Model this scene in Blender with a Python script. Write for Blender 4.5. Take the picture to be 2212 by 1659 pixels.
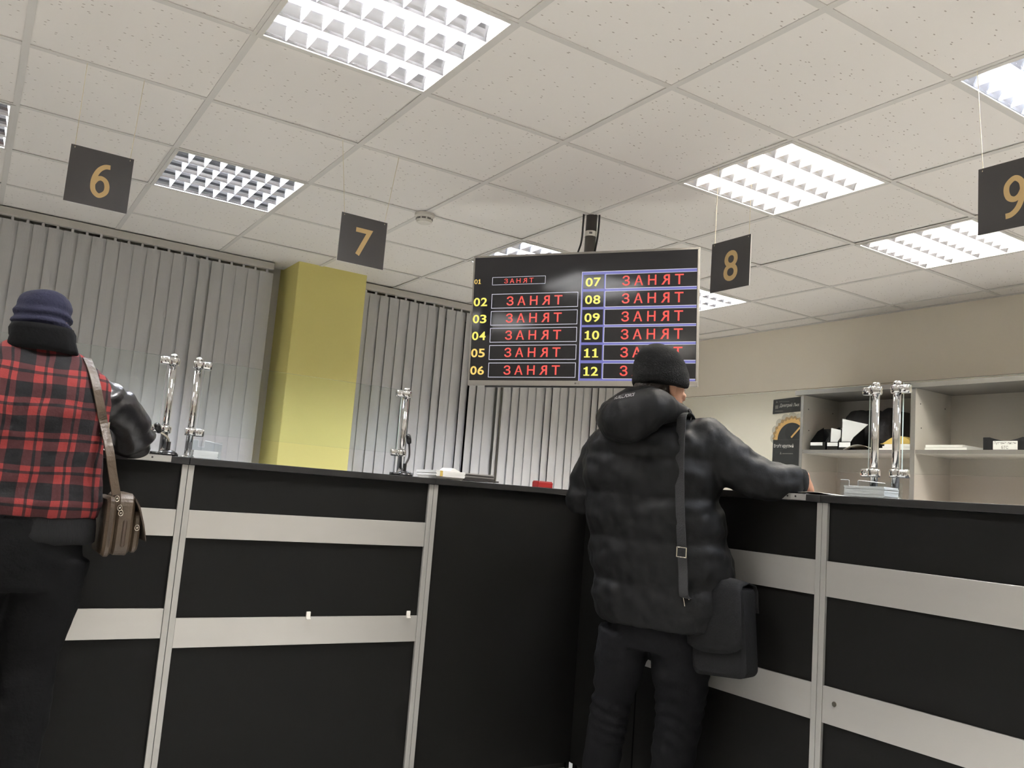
import bpy, bmesh, math, random
from mathutils import Vector, Matrix, noise
random.seed(7)
C = bpy.context.scene
COL = C.collection
for o in list(bpy.data.objects):
    bpy.data.objects.remove(o)

# ------------------------------------------------------------------ camera, world, exposure
EYE = 1.17                                   # camera height above the floor
FPX, YAW, PITCH, ROLL = 1848.41, 0.562457, 0.126434, 0.0788720
_f = Vector((math.sin(YAW)*math.cos(PITCH), math.cos(YAW)*math.cos(PITCH), math.sin(PITCH)))
_r = Vector((math.cos(YAW), -math.sin(YAW), 0))
_u = _r.cross(_f)
CR = math.cos(ROLL)*_r + math.sin(ROLL)*_u
CU = -math.sin(ROLL)*_r + math.cos(ROLL)*_u
cam_d = bpy.data.cameras.new('camera')
cam = bpy.data.objects.new('camera', cam_d)
COL.objects.link(cam)
cam_d.sensor_width = 36.0
cam_d.lens = 36.0*FPX/2212
cam_d.clip_start = 0.02
M = Matrix((CR, CU, -_f)).transposed().to_4x4()
M.translation = Vector((0, 0, EYE))
cam.matrix_world = M
C.camera = cam

w = bpy.data.worlds.new('night')
C.world = w
w.use_nodes = True
w.node_tree.nodes['Background'].inputs[0].default_value = (0.02, 0.025, 0.035, 1)
w.node_tree.nodes['Background'].inputs[1].default_value = 0.3
C.view_settings.view_transform = 'Standard'
C.view_settings.look = 'None'
C.view_settings.gamma = 1
C.view_settings.use_curve_mapping = False
C.view_settings.exposure = 0.0
C.cycles.use_denoising = True
C.cycles.max_bounces = 10
C.cycles.diffuse_bounces = 5
C.cycles.glossy_bounces = 5
C.cycles.transparent_max_bounces = 12
C.cycles.caustics_reflective = False
C.cycles.caustics_refractive = False
C.cycles.sample_clamp_indirect = 10.0
LAMP = 275.0                                  # radiance of the fluorescent tubes

# picture point -> place in the room
def _dir(u, v):
    return CR*((u-1106)/FPX) - CU*((v-829.5)/FPX) + _f
E0 = Vector((0, 0, EYE))
def D(u, v, d): return E0 + _dir(u, v)*d
def PY(u, v, y): q = _dir(u, v); return E0 + q*(y/q.y)
def PX(u, v, x): q = _dir(u, v); return E0 + q*(x/q.x)

CEIL = EYE + 1.360
G0, T = 3.218, 0.6                           # ceiling grid origin (y) and pitch
YC, XC = 3.10, 2.40                          # fronts of the two counter legs
WALLX, WALLY = 4.98, 5.55

# ------------------------------------------------------------------ materials
def lin(c):
    return tuple((x/255/12.92 if x <= 10.3 else ((x/255+0.055)/1.055)**2.4) for x in c)
def mat(name, rgb, rough=0.5, metal=0.0, bump=None, vary=None, spec=0.5, emit=None, alpha=None, coat=0.0, sheen=0.0):
    m = bpy.data.materials.new(name)
    m.use_nodes = True
    nt = m.node_tree
    b = nt.nodes['Principled BSDF']
    col = (*lin(rgb), 1)
    b.inputs['Base Color'].default_value = col
    b.inputs['Roughness'].default_value = rough
    b.inputs['Metallic'].default_value = metal
    b.inputs['Specular IOR Level'].default_value = spec
    if coat: b.inputs['Coat Weight'].default_value = coat
    if sheen:
        b.inputs['Sheen Weight'].default_value = sheen
    if emit:
        b.inputs['Emission Color'].default_value = (*lin(emit[0]), 1)
        b.inputs['Emission Strength'].default_value = emit[1]
    if bump or vary:
        tc = nt.nodes.new('ShaderNodeTexCoord')
    if vary:                                 # (scale, amount, stretch)
        mp = nt.nodes.new('ShaderNodeMapping')
        mp.inputs['Scale'].default_value = vary[2] if len(vary) > 2 else (1, 1, 1)
        nz = nt.nodes.new('ShaderNodeTexNoise')
        nz.inputs['Scale'].default_value = vary[0]
        nz.inputs['Detail'].default_value = 4
        mr = nt.nodes.new('ShaderNodeMapRange')
        mr.inputs['To Min'].default_value = 1-vary[1]
        mr.inputs['To Max'].default_value = 1+vary[1]
        mx = nt.nodes.new('ShaderNodeVectorMath'); mx.operation = 'SCALE'
        mx.inputs[0].default_value = col[:3]
        nt.links.new(tc.outputs['Object'], mp.inputs[0])
        nt.links.new(mp.outputs[0], nz.inputs['Vector'])
        nt.links.new(nz.outputs[0], mr.inputs[0])
        nt.links.new(mr.outputs[0], mx.inputs['Scale'])
        nt.links.new(mx.outputs[0], b.inputs['Base Color'])
    if bump:                                 # (scale, strength, stretch)
        mp2 = nt.nodes.new('ShaderNodeMapping')
        mp2.inputs['Scale'].default_value = bump[2] if len(bump) > 2 else (1, 1, 1)
        n2 = nt.nodes.new('ShaderNodeTexNoise')
        n2.inputs['Scale'].default_value = bump[0]
        n2.inputs['Detail'].default_value = 5
        bp = nt.nodes.new('ShaderNodeBump')
        bp.inputs['Strength'].default_value = bump[1]
        bp.inputs['Distance'].default_value = 0.01
        nt.links.new(tc.outputs['Object'], mp2.inputs[0])
        nt.links.new(mp2.outputs[0], n2.inputs['Vector'])
        nt.links.new(n2.outputs[0], bp.inputs['Height'])
        nt.links.new(bp.outputs[0], b.inputs['Normal'])
    return m

def mat_tile():
    m = mat('ceiling_tile', (230, 226, 220), 0.95, spec=0.2)
    nt = m.node_tree; b = nt.nodes['Principled BSDF']
    tc = nt.nodes.new('ShaderNodeTexCoord')
    nz = nt.nodes.new('ShaderNodeTexNoise'); nz.inputs['Scale'].default_value = 9
    ad = nt.nodes.new('ShaderNodeMixRGB'); ad.blend_type = 'ADD'; ad.inputs[0].default_value = 0.05
    mp = nt.nodes.new('ShaderNodeMapping'); mp.inputs['Scale'].default_value = (38, 76, 1)
    vo = nt.nodes.new('ShaderNodeTexVoronoi'); vo.inputs['Scale'].default_value = 1.0
    vo.inputs['Randomness'].default_value = 1.0
    # only some cells carry a fissure
    lt = nt.nodes.new('ShaderNodeMath'); lt.operation = 'LESS_THAN'; lt.inputs[1].default_value = 0.17
    sep = nt.nodes.new('ShaderNodeSeparateColor')
    gt = nt.nodes.new('ShaderNodeMath'); gt.operation = 'GREATER_THAN'; gt.inputs[1].default_value = 0.62
    mu = nt.nodes.new('ShaderNodeMath'); mu.operation = 'MULTIPLY'
    mx = nt.nodes.new('ShaderNodeMixRGB')
    mx.inputs[1].default_value = (*lin((230, 226, 220)), 1)
    mx.inputs[2].default_value = (*lin((172, 164, 154)), 1)
    L = nt.links.new
    L(tc.outputs['Object'], mp.inputs[0]); L(tc.outputs['Object'], nz.inputs['Vector'])
    L(mp.outputs[0], ad.inputs[1]); L(nz.outputs[1], ad.inputs[2])
    L(ad.outputs[0], vo.inputs['Vector'])
    L(vo.outputs['Distance'], lt.inputs[0]); L(vo.outputs['Color'], sep.inputs[0]); L(sep.outputs[0], gt.inputs[0])
    L(lt.outputs[0], mu.inputs[0]); L(gt.outputs[0], mu.inputs[1]); L(mu.outputs[0], mx.inputs[0])
    L(mx.outputs[0], b.inputs['Base Color'])
    return m

def mat_plaid():
    """red / black buffalo check with thin lines, woven on the jacket's own axes"""
    m = mat('red_black_plaid_wool', (120, 30, 30), 0.9, spec=0.2)
    nt = m.node_tree; b = nt.nodes['Principled BSDF']; L = nt.links.new
    tc = nt.nodes.new('ShaderNodeTexCoord')
    nz = nt.nodes.new('ShaderNodeTexNoise'); nz.inputs['Scale'].default_value = 5
    sub = nt.nodes.new('ShaderNodeVectorMath'); sub.operation = 'SUBTRACT'; sub.inputs[1].default_value = (.5, .5, .5)
    scl = nt.nodes.new('ShaderNodeVectorMath'); scl.operation = 'SCALE'; scl.inputs['Scale'].default_value = 0.03
    add = nt.nodes.new('ShaderNodeVectorMath'); add.operation = 'ADD'
    sp = nt.nodes.new('ShaderNodeSeparateXYZ')
    L(tc.outputs['Object'], nz.inputs['Vector']); L(nz.outputs[1], sub.inputs[0]); L(sub.outputs[0], scl.inputs[0])
    L(tc.outputs['Object'], add.inputs[0]); L(scl.outputs[0], add.inputs[1]); L(add.outputs[0], sp.inputs[0])
    def band(sock, period, off):
        dv = nt.nodes.new('ShaderNodeMath'); dv.operation = 'MULTIPLY_ADD'
        dv.inputs[1].default_value = 1/period; dv.inputs[2].default_value = off+20
        fr = nt.nodes.new('ShaderNodeMath'); fr.operation = 'FRACT'
        cr = nt.nodes.new('ShaderNodeValToRGB'); cr.color_ramp.interpolation = 'CONSTANT'
        e = cr.color_ramp.elements
        e[0].position = 0; e[0].color = (1, 1, 1, 1)
        e[1].position = 0.27; e[1].color = (0, 0, 0, 1)
        for p, val in ((0.36, 1), (0.53, 0)):
            x = e.new(p); x.color = (val, val, val, 1)
        L(sock, dv.inputs[0]); L(dv.outputs[0], fr.inputs[0]); L(fr.outputs[0], cr.inputs[0])
        return cr.outputs[0]
    bx = band(sp.outputs[0], 0.083, 0.18); bz = band(sp.outputs[2], 0.092, 0.1)
    av = nt.nodes.new('ShaderNodeMixRGB'); av.inputs[0].default_value = 0.5
    L(bx, av.inputs[1]); L(bz, av.inputs[2])
    cr = nt.nodes.new('ShaderNodeValToRGB')
    e = cr.color_ramp.elements
    e[0].position = 0.0; e[0].color = (*lin((24, 24, 26)), 1)
    e[1].position = 1.0; e[1].color = (*lin((124, 48, 47)), 1)
    x = e.new(0.5); x.color = (*lin((62, 34, 36)), 1)
    L(av.outputs[0], cr.inputs[0]); L(cr.outputs[0], b.inputs['Base Color'])
    n2 = nt.nodes.new('ShaderNodeTexNoise'); n2.inputs['Scale'].default_value = 180
    bp = nt.nodes.new('ShaderNodeBump'); bp.inputs['Strength'].default_value = 0.25; bp.inputs['Distance'].default_value = 0.004
    L(tc.outputs['Object'], n2.inputs['Vector']); L(n2.outputs[0], bp.inputs['Height']); L(bp.outputs[0], b.inputs['Normal'])
    return m

def mat_glass(name, tint=(245, 250, 248), glossy=1.0):
    m = bpy.data.materials.new(name); m.use_nodes = True
    nt = m.node_tree
    for n in list(nt.nodes): nt.nodes.remove(n)
    out = nt.nodes.new('ShaderNodeOutputMaterial')
    tr = nt.nodes.new('ShaderNodeBsdfTransparent'); tr.inputs[0].default_value = (*lin(tint), 1)
    gl = nt.nodes.new('ShaderNodeBsdfGlossy'); gl.inputs['Roughness'].default_value = 0.01
    fr = nt.nodes.new('ShaderNodeFresnel'); fr.inputs[0].default_value = 1.45
    mu = nt.nodes.new('ShaderNodeMath'); mu.operation = 'MULTIPLY'; mu.inputs[1].default_value = glossy
    mx = nt.nodes.new('ShaderNodeMixShader')
    L = nt.links.new
    ge = nt.nodes.new('ShaderNodeNewGeometry'); iv = nt.nodes.new('ShaderNodeMath'); iv.operation = 'SUBTRACT'; iv.inputs[0].default_value = 1.0
    m2 = nt.nodes.new('ShaderNodeMath'); m2.operation = 'MULTIPLY'
    L(ge.outputs['Backfacing'], iv.inputs[1]); L(iv.outputs[0], m2.inputs[1]); L(mu.outputs[0], m2.inputs[0])
    L(fr.outputs[0], mu.inputs[0]); L(m2.outputs[0], mx.inputs[0]); L(tr.outputs[0], mx.inputs[1]); L(gl.outputs[0], mx.inputs[2])
    L(mx.outputs[0], out.inputs[0])
    return m

M_tile = mat_tile()
M_grid = mat('ceiling_grid', (206, 203, 197), 0.6)
M_gap = mat('plenum_dark', (60, 56, 52), 0.9)
M_rwall = mat('beige_cladding', (234, 226, 210), 0.55, vary=(2.0, 0.03), bump=(60, 0.05, (1, 1, .05)))
M_wall = mat('painted_wall', (218, 214, 206), 0.8, bump=(120, 0.05))
M_floor = mat('floor_tile', (206, 205, 202), 0.35, vary=(3, .08))
M_yellow = mat('yellow_paint', (212, 202, 124), 0.7, bump=(90, 0.06), vary=(3, .03))
M_blind = mat('blind_fabric', (184, 183, 181), 0.85, bump=(300, 0.08, (1, 1, .2)), vary=(14, .02, (1, 1, .1)))
M_rail = mat('white_rail', (190, 186, 178), 0.5)
M_night = mat('night_glass', (14, 14, 16), 0.08)
M_frame = mat('window_frame', (200, 198, 194), 0.5)
M_black = mat('dark_laminate', (17, 16.5, 15.5), 0.52, spec=0.12, bump=(160, 0.03), vary=(1.5, .06))
M_top = mat('dark_worktop', (32, 31.5, 31), 0.45, spec=0.25, bump=(200, .03))
M_alu = mat('aluminium_laminate', (186, 184, 179), 0.32, metal=0.55, vary=(3, .03, (1, 1, 8)))
M_profile = mat('aluminium_profile', (172, 171, 166), 0.4, metal=0.5)
M_seam = mat('seam_dark', (40, 38, 36), 0.6)
M_chrome = mat('chrome', (225, 225, 225), 0.06, metal=1.0)
M_glass = mat_glass('clear_glass', (252, 254, 253), .8)
M_edge = mat('glass_edge', (205, 218, 212), 0.15, spec=0.8)  # pale colour stands in for the light caught by the polished edge
M_acryl = mat_glass('acrylic', (250, 252, 253), .8)
M_acrylE = mat('acrylic_edge', (200, 206, 208), 0.2)
M_plastic = mat('black_plastic', (22, 22, 23), 0.25)
M_paper = mat('white_paper', (232, 231, 228), 0.8)
M_mag = mat('dark_magazine', (52, 50, 50), 0.4)
M_red = mat('red_plastic', (150, 34, 34), 0.4)
M_tvframe = mat('tv_bezel', (168, 164, 158), 0.35, metal=0.6)
M_tvback = mat('tv_back', (22, 22, 22), 0.5)
M_screen = mat('tv_screen', (12, 12, 13), 0.09, spec=0.5, emit=((40, 38, 40), 0.6))
M_sred = mat('screen_red', (20, 5, 5), 0.2, emit=((255, 92, 84), 1.0))
M_syel = mat('screen_yellow', (20, 20, 5), 0.2, emit=((252, 240, 112), 1.0))
M_sora = mat('screen_amber', (20, 18, 5), 0.2, emit=((250, 212, 112), 1.0))
M_swhi = mat('screen_white', (20, 20, 20), 0.2, emit=((236, 234, 248), 1.0))
M_spur = mat('screen_violet', (12, 12, 20), 0.2, emit=((116, 116, 186), 1.0))
M_logo = mat('grey_mark', (96, 92, 90), 0.5)
M_sign = mat('sign_graphite', (62, 60, 60), 0.5)
M_gold = mat('sign_gold', (204, 174, 122), 0.5)
M_signedge = mat('sign_edge', (225, 222, 216), 0.5)
M_string = mat('cord', (225, 215, 185), 0.5)
M_cab = mat('grey_cabinet', (116, 112, 107), 0.5, vary=(2, .03))
M_cabin = mat('cabinet_interior', (202, 196, 188), 0.6)
M_hole = mat('drill_hole', (40, 38, 36), .8)
M_bag = mat('dark_cloth', (34, 32, 34), 0.85, bump=(40, .4))
M_manila = mat('yellow_folder', (200, 172, 92), 0.7)
M_poster = mat('poster_dark', (40, 40, 40), 0.45)
M_pgrey = mat('poster_cloud', (190, 184, 170), 0.6)
M_pbronze = mat('poster_bronze', (160, 132, 92), 0.55)
M_porange = mat('poster_orange', (216, 172, 108), 0.55)
M_ptext = mat('poster_white', (225, 222, 214), 0.5)
M_pdim = mat('poster_dim_text', (120, 118, 112), 0.5)
M_pole = mat('pole_grey', (84, 80, 76), 0.45, metal=0.3)
M_cable = mat('cable_black', (40, 38, 38), 0.5)
M_white = mat('white_plastic', (226, 222, 214), 0.5)
M_det = mat('detector_white', (206, 202, 192), 0.6)
M_slot = mat('detector_slot', (96, 92, 88), 0.8)
M_lamp_frame = mat('lamp_frame', (205, 202, 196), 0.4)
M_pan = mat('lamp_pan', (225, 225, 222), 0.5)
M_louvre = mat('louvre_mirror', (172, 172, 176), 0.2, metal=1.0)
M_blade = mat('louvre_blade', (232, 232, 232), 0.45, metal=0.2)
M_skin = mat('skin', (196, 148, 122), 0.55, vary=(25, .06), bump=(200, .1))
M_eye = mat('eye_white', (220, 216, 210), 0.2)
M_iris = mat('iris', (50, 36, 28), 0.2)
M_lip = mat('lips', (160, 96, 88), 0.5)
M_hair = mat('dark_hair', (38, 30, 26), 0.6, bump=(160, .5))
M_puffer = mat('black_nylon', (11, 11, 11.5), 0.62, spec=0.18, bump=(26, .25, (1, 1, 1)))
M_knitblk = mat('black_knit', (24, 24, 24), 0.95, spec=.2, bump=(220, .5))
M_navy = mat('navy_knit', (34, 35, 52), 0.9, spec=.2, bump=(120, .3))
M_jeans = mat('dark_denim', (12, 12, 14), 0.85, spec=.12, bump=(70, .25, (1, 1, .5)))
M_blackcloth = mat('black_cloth', (11, 11, 12), 0.9, spec=.1, bump=(40, .3))
M_rib = mat('black_rib', (24, 24, 25), 0.95, spec=.2, bump=(120, .5, (3, 3, .1)))
M_leather = mat('black_leather', (26, 25, 27), 0.3, spec=.6, bump=(24, .45))
M_plaid = mat_plaid()
M_brown = mat('brown_leather', (68, 56, 43), 0.45, bump=(50, .35), vary=(14, .18))
M_brownd = mat('dark_brown_leather', (56, 44, 34), 0.5, bump=(50, .3))
M_canvas = mat('black_canvas', (15, 15, 16), 0.8, spec=.2, bump=(220, .25))
M_strap = mat('black_webbing', (40, 40, 41), 0.75, spec=.3, bump=(260, .3))
M_shoe = mat('shoe_black', (24, 23, 23), .5)
M_zip = mat('nickel', (190, 184, 172), 0.2, metal=1.0)
M_mlogo = mat('jacket_print', (205, 203, 205), 0.6)
M_tube = {}
for k, c in dict(neutral=(253, 251, 251), cool=(236, 242, 255), warm=(255, 248, 236)).items():
    M_tube[k] = mat('tube_'+k, (255, 255, 255), 0.5, emit=(c, LAMP))

# ------------------------------------------------------------------ mesh building
_txt = {}
def text_shape(s, spacing, bold):
    key = (s, spacing, bold)
    if key not in _txt:
        cu = bpy.data.curves.new('t', 'FONT'); cu.body = s; cu.size = 1
        cu.space_character = spacing; cu.offset = bold; cu.resolution_u = 5; cu.fill_mode = 'BOTH'
        ob = bpy.data.objects.new('t', cu); COL.objects.link(ob)
        dg = bpy.context.evaluated_depsgraph_get(); dg.update()
        me = bpy.data.meshes.new_from_object(ob.evaluated_get(dg))
        vs = [(v.co.x, v.co.y) for v in me.vertices]; fs = [tuple(p.vertices) for p in me.polygons]
        bpy.data.objects.remove(ob); bpy.data.curves.remove(cu); bpy.data.meshes.remove(me)
        _txt[key] = (vs, fs)
    return _txt[key]

class MB:
    def __init__(s): s.v = []; s.f = []; s.m = []
    def add(s, vs, fs, m=0):
        n = len(s.v); s.v += [tuple(x) for x in vs]
        s.f += [tuple(i+n for i in f) for f in fs]; s.m += [m]*len(fs)
    def box(s, x0, x1, y0, y1, z0, z1, m=0):
        s.add([(x0, y0, z0), (x1, y0, z0), (x1, y1, z0), (x0, y1, z0), (x0, y0, z1), (x1, y0, z1), (x1, y1, z1), (x0, y1, z1)],
              [(3, 2, 1, 0), (4, 5, 6, 7), (0, 1, 5, 4), (1, 2, 6, 5), (2, 3, 7, 6), (3, 0, 4, 7)], m)
    def obox(s, c, ax, h, m=0):
        c = Vector(c); a = [Vector(x) for x in ax]
        P = []
        for sz in (-1, 1):
            for sx, sy in ((-1, -1), (1, -1), (1, 1), (-1, 1)):
                P.append(c + a[0]*sx*h[0] + a[1]*sy*h[1] + a[2]*sz*h[2])
        s.add(P, [(3, 2, 1, 0), (4, 5, 6, 7), (0, 1, 5, 4), (1, 2, 6, 5), (2, 3, 7, 6), (3, 0, 4, 7)], m)
    def loft(s, rings, m=0, cap=True, closed=True):
        n = len(rings[0]); base = len(s.v)
        for r in rings: s.v += [tuple(p) for p in r]
        for i in range(len(rings)-1):
            for j in range(n if closed else n-1):
                a = base+i*n+j; b_ = base+i*n+(j+1) % n
                s.f.append((a, b_, b_+n, a+n)); s.m.append(m)
        if cap:
            s.f.append(tuple(base+j for j in reversed(range(n)))); s.m.append(m)
            s.f.append(tuple(base+(len(rings)-1)*n+j for j in range(n))); s.m.append(m)
    def tube(s, pts, rad, n=12, m=0, cap=True, flat=None):
        pts = [Vector(p) for p in pts]
        if not hasattr(rad, '__len__'): rad = [rad]*len(pts)
        t0 = (pts[1]-pts[0]).normalized()
        a = t0.orthogonal().normalized() if flat is None else (Vector(flat)-t0*Vector(flat).dot(t0)).normalized()
        rings = []
        for i, p in enumerate(pts):
            t = (pts[min(i+1, len(pts)-1)]-pts[max(i-1, 0)]).normalized()
            a = (a-t*a.dot(t)).normalized(); b_ = t.cross(a)
            r = rad[i]; ra, rb = (r if hasattr(r, '__len__') else (r, r))
            rings.append([p+a*ra*math.cos(2*math.pi*k/n)+b_*rb*math.sin(2*math.pi*k/n) for k in range(n)])
        s.loft(rings, m, cap)
    def cyl(s, p0, p1, r, n=16, m=0, r2=None):
        s.tube([p0, p1], [r, r if r2 is None else r2], n, m)
    def ball(s, c, r, m=0, n=14, ax=None):
        c = Vector(c)
        rr = r if hasattr(r, '__len__') else (r, r, r)
        ax = ax or (Vector((1, 0, 0)), Vector((0, 1, 0)), Vector((0, 0, 1)))
        k = max(6, n//2); rings = []
        for i in range(k+1):
            th = math.pi*(0.02+0.96*i/k)
            rings.append([c+ax[0]*rr[0]*math.sin(th)*math.cos(2*math.pi*j/n)+ax[1]*rr[1]*math.sin(th)*math.sin(2*math.pi*j/n)-ax[2]*rr[2]*math.cos(th) for j in range(n)])
        s.loft(rings, m)
    def lathe(s, prof, c, n=24, m=0, ax=None):
        c = Vector(c)
        ax = ax or (Vector((1, 0, 0)), Vector((0, 1, 0)), Vector((0, 0, 1)))
        s.loft([[c+ax[0]*r*math.cos(2*math.pi*j/n)+ax[1]*r*math.sin(2*math.pi*j/n)+ax[2]*z for j in range(n)] for r, z in prof], m)
    def prism(s, poly, o, u, v, w_, m=0):
        """2-D outline in the frame (o, u, v) thickened along w_"""
        o, u, v, w_ = Vector(o), Vector(u), Vector(v), Vector(w_)
        a = [o+u*x+v*y for x, y in poly]; n = len(a)
        s.add(a+[p+w_ for p in a], [tuple(range(n)), tuple(reversed(range(n, 2*n)))]+[(j, j+n, (j+1) % n+n, (j+1) % n) for j in range(n)], m)
    def rect(s, o, u, v, x0, x1, y0, y1, m=0):
        o, u, v = Vector(o), Vector(u), Vector(v)
        s.add([o+u*x0+v*y0, o+u*x1+v*y0, o+u*x1+v*y1, o+u*x0+v*y1], [(0, 1, 2, 3)], m)
    def text(s, t, o, u, v, x0, x1, y0, y1, m=0, spacing=1.0, bold=0.0, slant=0.0):
        vs, fs = text_shape(t, spacing, bold)
        X = [p[0] for p in vs]; Y = [p[1] for p in vs]
        ax, bx, ay, by = min(X), max(X), min(Y), max(Y)
        o, u, v = Vector(o), Vector(u), Vector(v)
        P = []
        for x, y in vs:
            yy = (y-ay)/(by-ay); xx = (x-ax)/(bx-ax)
            P.append(o+u*(x0+(x1-x0)*xx+slant*yy)+v*(y0+(y1-y0)*yy))
        s.add(P, fs, m)
    def build(s, name, mats, parent=None, smooth=False, bevel=0, origin=None):
        me = bpy.data.meshes.new(name)
        if not isinstance(mats, (list, tuple)): mats = [mats]
        inv = Matrix.Identity(4); pp = parent
        while pp: inv = pp.matrix_basis @ inv; pp = pp.parent
        inv = inv.inverted()
        if origin is not None and not parent: inv = Matrix.Translation(-Vector(origin))
        me.from_pydata([inv @ Vector(p) for p in s.v], [], s.f)
        for x in mats: me.materials.append(x)
        me.polygons.foreach_set('material_index', s.m)
        if smooth: me.polygons.foreach_set('use_smooth', [True]*len(me.polygons))
        bm = bmesh.new(); bm.from_mesh(me); bmesh.ops.recalc_face_normals(bm, faces=bm.faces[:]); bm.to_mesh(me); bm.free()
        o = bpy.data.objects.new(name, me); COL.objects.link(o)
        if parent: o.parent = parent
        if origin is not None and not parent: o.location = origin
        if bevel:
            b = o.modifiers.new('bevel', 'BEVEL'); b.width = bevel; b.segments = 2; b.limit_method = 'ANGLE'; b.angle_limit = 0.6
        return o

def upd(): bpy.context.view_layer.update()
def thing(name, label, cat, loc=(0, 0, 0), rz=0, group=None):
    o = bpy.data.objects.new(name, None); COL.objects.link(o)
    o.empty_display_size = .05
    o.location = loc; o.rotation_euler = (0, 0, rz)
    o['label'] = label; o['category'] = cat
    if group: o['group'] = group
    upd()
    return o
def tag(o, label, cat, group=None, kind=None):
    o['label'] = label; o['category'] = cat
    if group: o['group'] = group
    if kind: o['kind'] = kind
    return o
def struct(o): o['kind'] = 'structure'; return o
def dup(root, loc, label=None):
    r = root.copy(); COL.objects.link(r); r.location = loc
    if label: r['label'] = label
    for ch in list(root.children):
        c = ch.copy(); COL.objects.link(c); c.parent = r; c.matrix_parent_inverse = ch.matrix_parent_inverse.copy()
        for g in ch.children:
            d = g.copy(); COL.objects.link(d); d.parent = c
    return r
def fuse(o, voxel, it=4, smooth=True, f=0.5):
    """melt the pieces of one mesh into one continuous skin"""
    md = o.modifiers.new('r', 'REMESH'); md.mode = 'VOXEL'; md.voxel_size = voxel; md.use_smooth_shade = smooth
    if it:
        sm = o.modifiers.new('s', 'SMOOTH'); sm.iterations = it; sm.factor = f
    dg = bpy.context.evaluated_depsgraph_get(); dg.update()
    me = bpy.data.meshes.new_from_object(o.evaluated_get(dg))
    old = o.data; mats = list(old.materials)
    o.modifiers.clear(); o.data = me; me.name = old.name
    me.materials.clear()
    for x in mats: me.materials.append(x)
    me.polygons.foreach_set('use_smooth', [smooth]*len(me.polygons))
    bpy.data.meshes.remove(old)
    return o
def wrinkle(o, fn):
    """push every point along its normal by fn(co)"""
    me = o.data
    nr = [v.normal.copy() for v in me.vertices]
    for v, n in zip(me.vertices, nr):
        v.co = v.co + n*fn(v.co)
    me.update()
def spline(pts, k=8):
    P = [Vector(p) for p in pts]; out = []
    for i in range(len(P)-1):
        p0, p1, p2, p3 = P[max(i-1, 0)], P[i], P[i+1], P[min(i+2, len(P)-1)]
        for j in range(k):
            t = j/k
            out.append(0.5*((2*p1)+(p2-p0)*t+(2*p0-5*p1+4*p2-p3)*t*t+(3*p1-p0-3*p2+p3)*t**3))
    out.append(P[-1]); return out
def interp(xs, ys, x):
    if x <= xs[0]: return ys[0]
    for i in range(len(xs)-1):
        if x <= xs[i+1]:
            t = (x-xs[i])/(xs[i+1]-xs[i]); return ys[i]*(1-t)+ys[i+1]*t
    return ys[-1]
Z3 = Vector((0, 0, 1)); X3 = Vector((1, 0, 0)); Y3 = Vector((0, 1, 0))

# ------------------------------------------------------------------ the room
XL, YB = -3.6, -3.4
b = MB(); b.box(XL, WALLX+.1, YB, WALLY+.3, -.05, 0); struct(b.build('floor', M_floor))
b = MB(); b.box(WALLX, WALLX+.1, YB, WALLY+.3, 0, CEIL+.2, 0)
for zz in (0.897, ):                          # panel joint of the cladding
    b.box(WALLX-.0015, WALLX, YB, WALLY, EYE+zz-.0015, EYE+zz+.0015, 1)
struct(b.build('wall_right', [M_rwall, mat('cladding_joint', (150, 140, 120), .7)]))
b = MB(); b.box(XL-.1, XL, YB, WALLY+.3, 0, CEIL+.2); struct(b.build('wall_left', M_wall))
b = MB(); b.box(XL-.1, WALLX+.1, YB-.1, YB, 0, CEIL+.2); struct(b.build('wall_front', M_wall))
WY = WALLY+.13
b = MB()
wins = [(-2.9, -.75), (-.45, 1.5), (2.3, 3.5), (3.75, 4.8)]
xs = [XL]+[q for p in wins for q in p]+[WALLX]
for i in range(0, len(xs), 2): b.box(xs[i], xs[i+1], WY, WY+.15, 0, CEIL+.2)
for x0, x1 in wins:
    b.box(x0, x1, WY, WY+.15, 0, .82); b.box(x0, x1, WY, WY+.15, 2.515, CEIL+.2)
struct(b.build('wall_back', M_wall))
for i, (x0, x1) in enumerate(wins):
    b = MB()
    b.box(x0, x1, WY+.05, WY+.058, .82, 2.515)
    wo = struct(b.build('window_%d' % (i+1), M_night))
    f_ = MB()
    for a0, a1, c0, c1 in ((x0, x0+.06, .82, 2.515), (x1-.06, x1, .82, 2.515), (x0+.06, x1-.06, .82, .88), (x0+.06, x1-.06, 2.455, 2.515), ((x0+x1)/2-.04, (x0+x1)/2+.04, .88, 2.455)):
        f_.box(a0, a1, WY+.02, WY+.09, c0, c1)
    f_.build('window_frame', M_frame, wo)
# column
b = MB(); b.box(1.655, 2.125, 5.29, WY, 0, CEIL+.02)
struct(b.build('column', M_yellow, bevel=.006))

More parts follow.
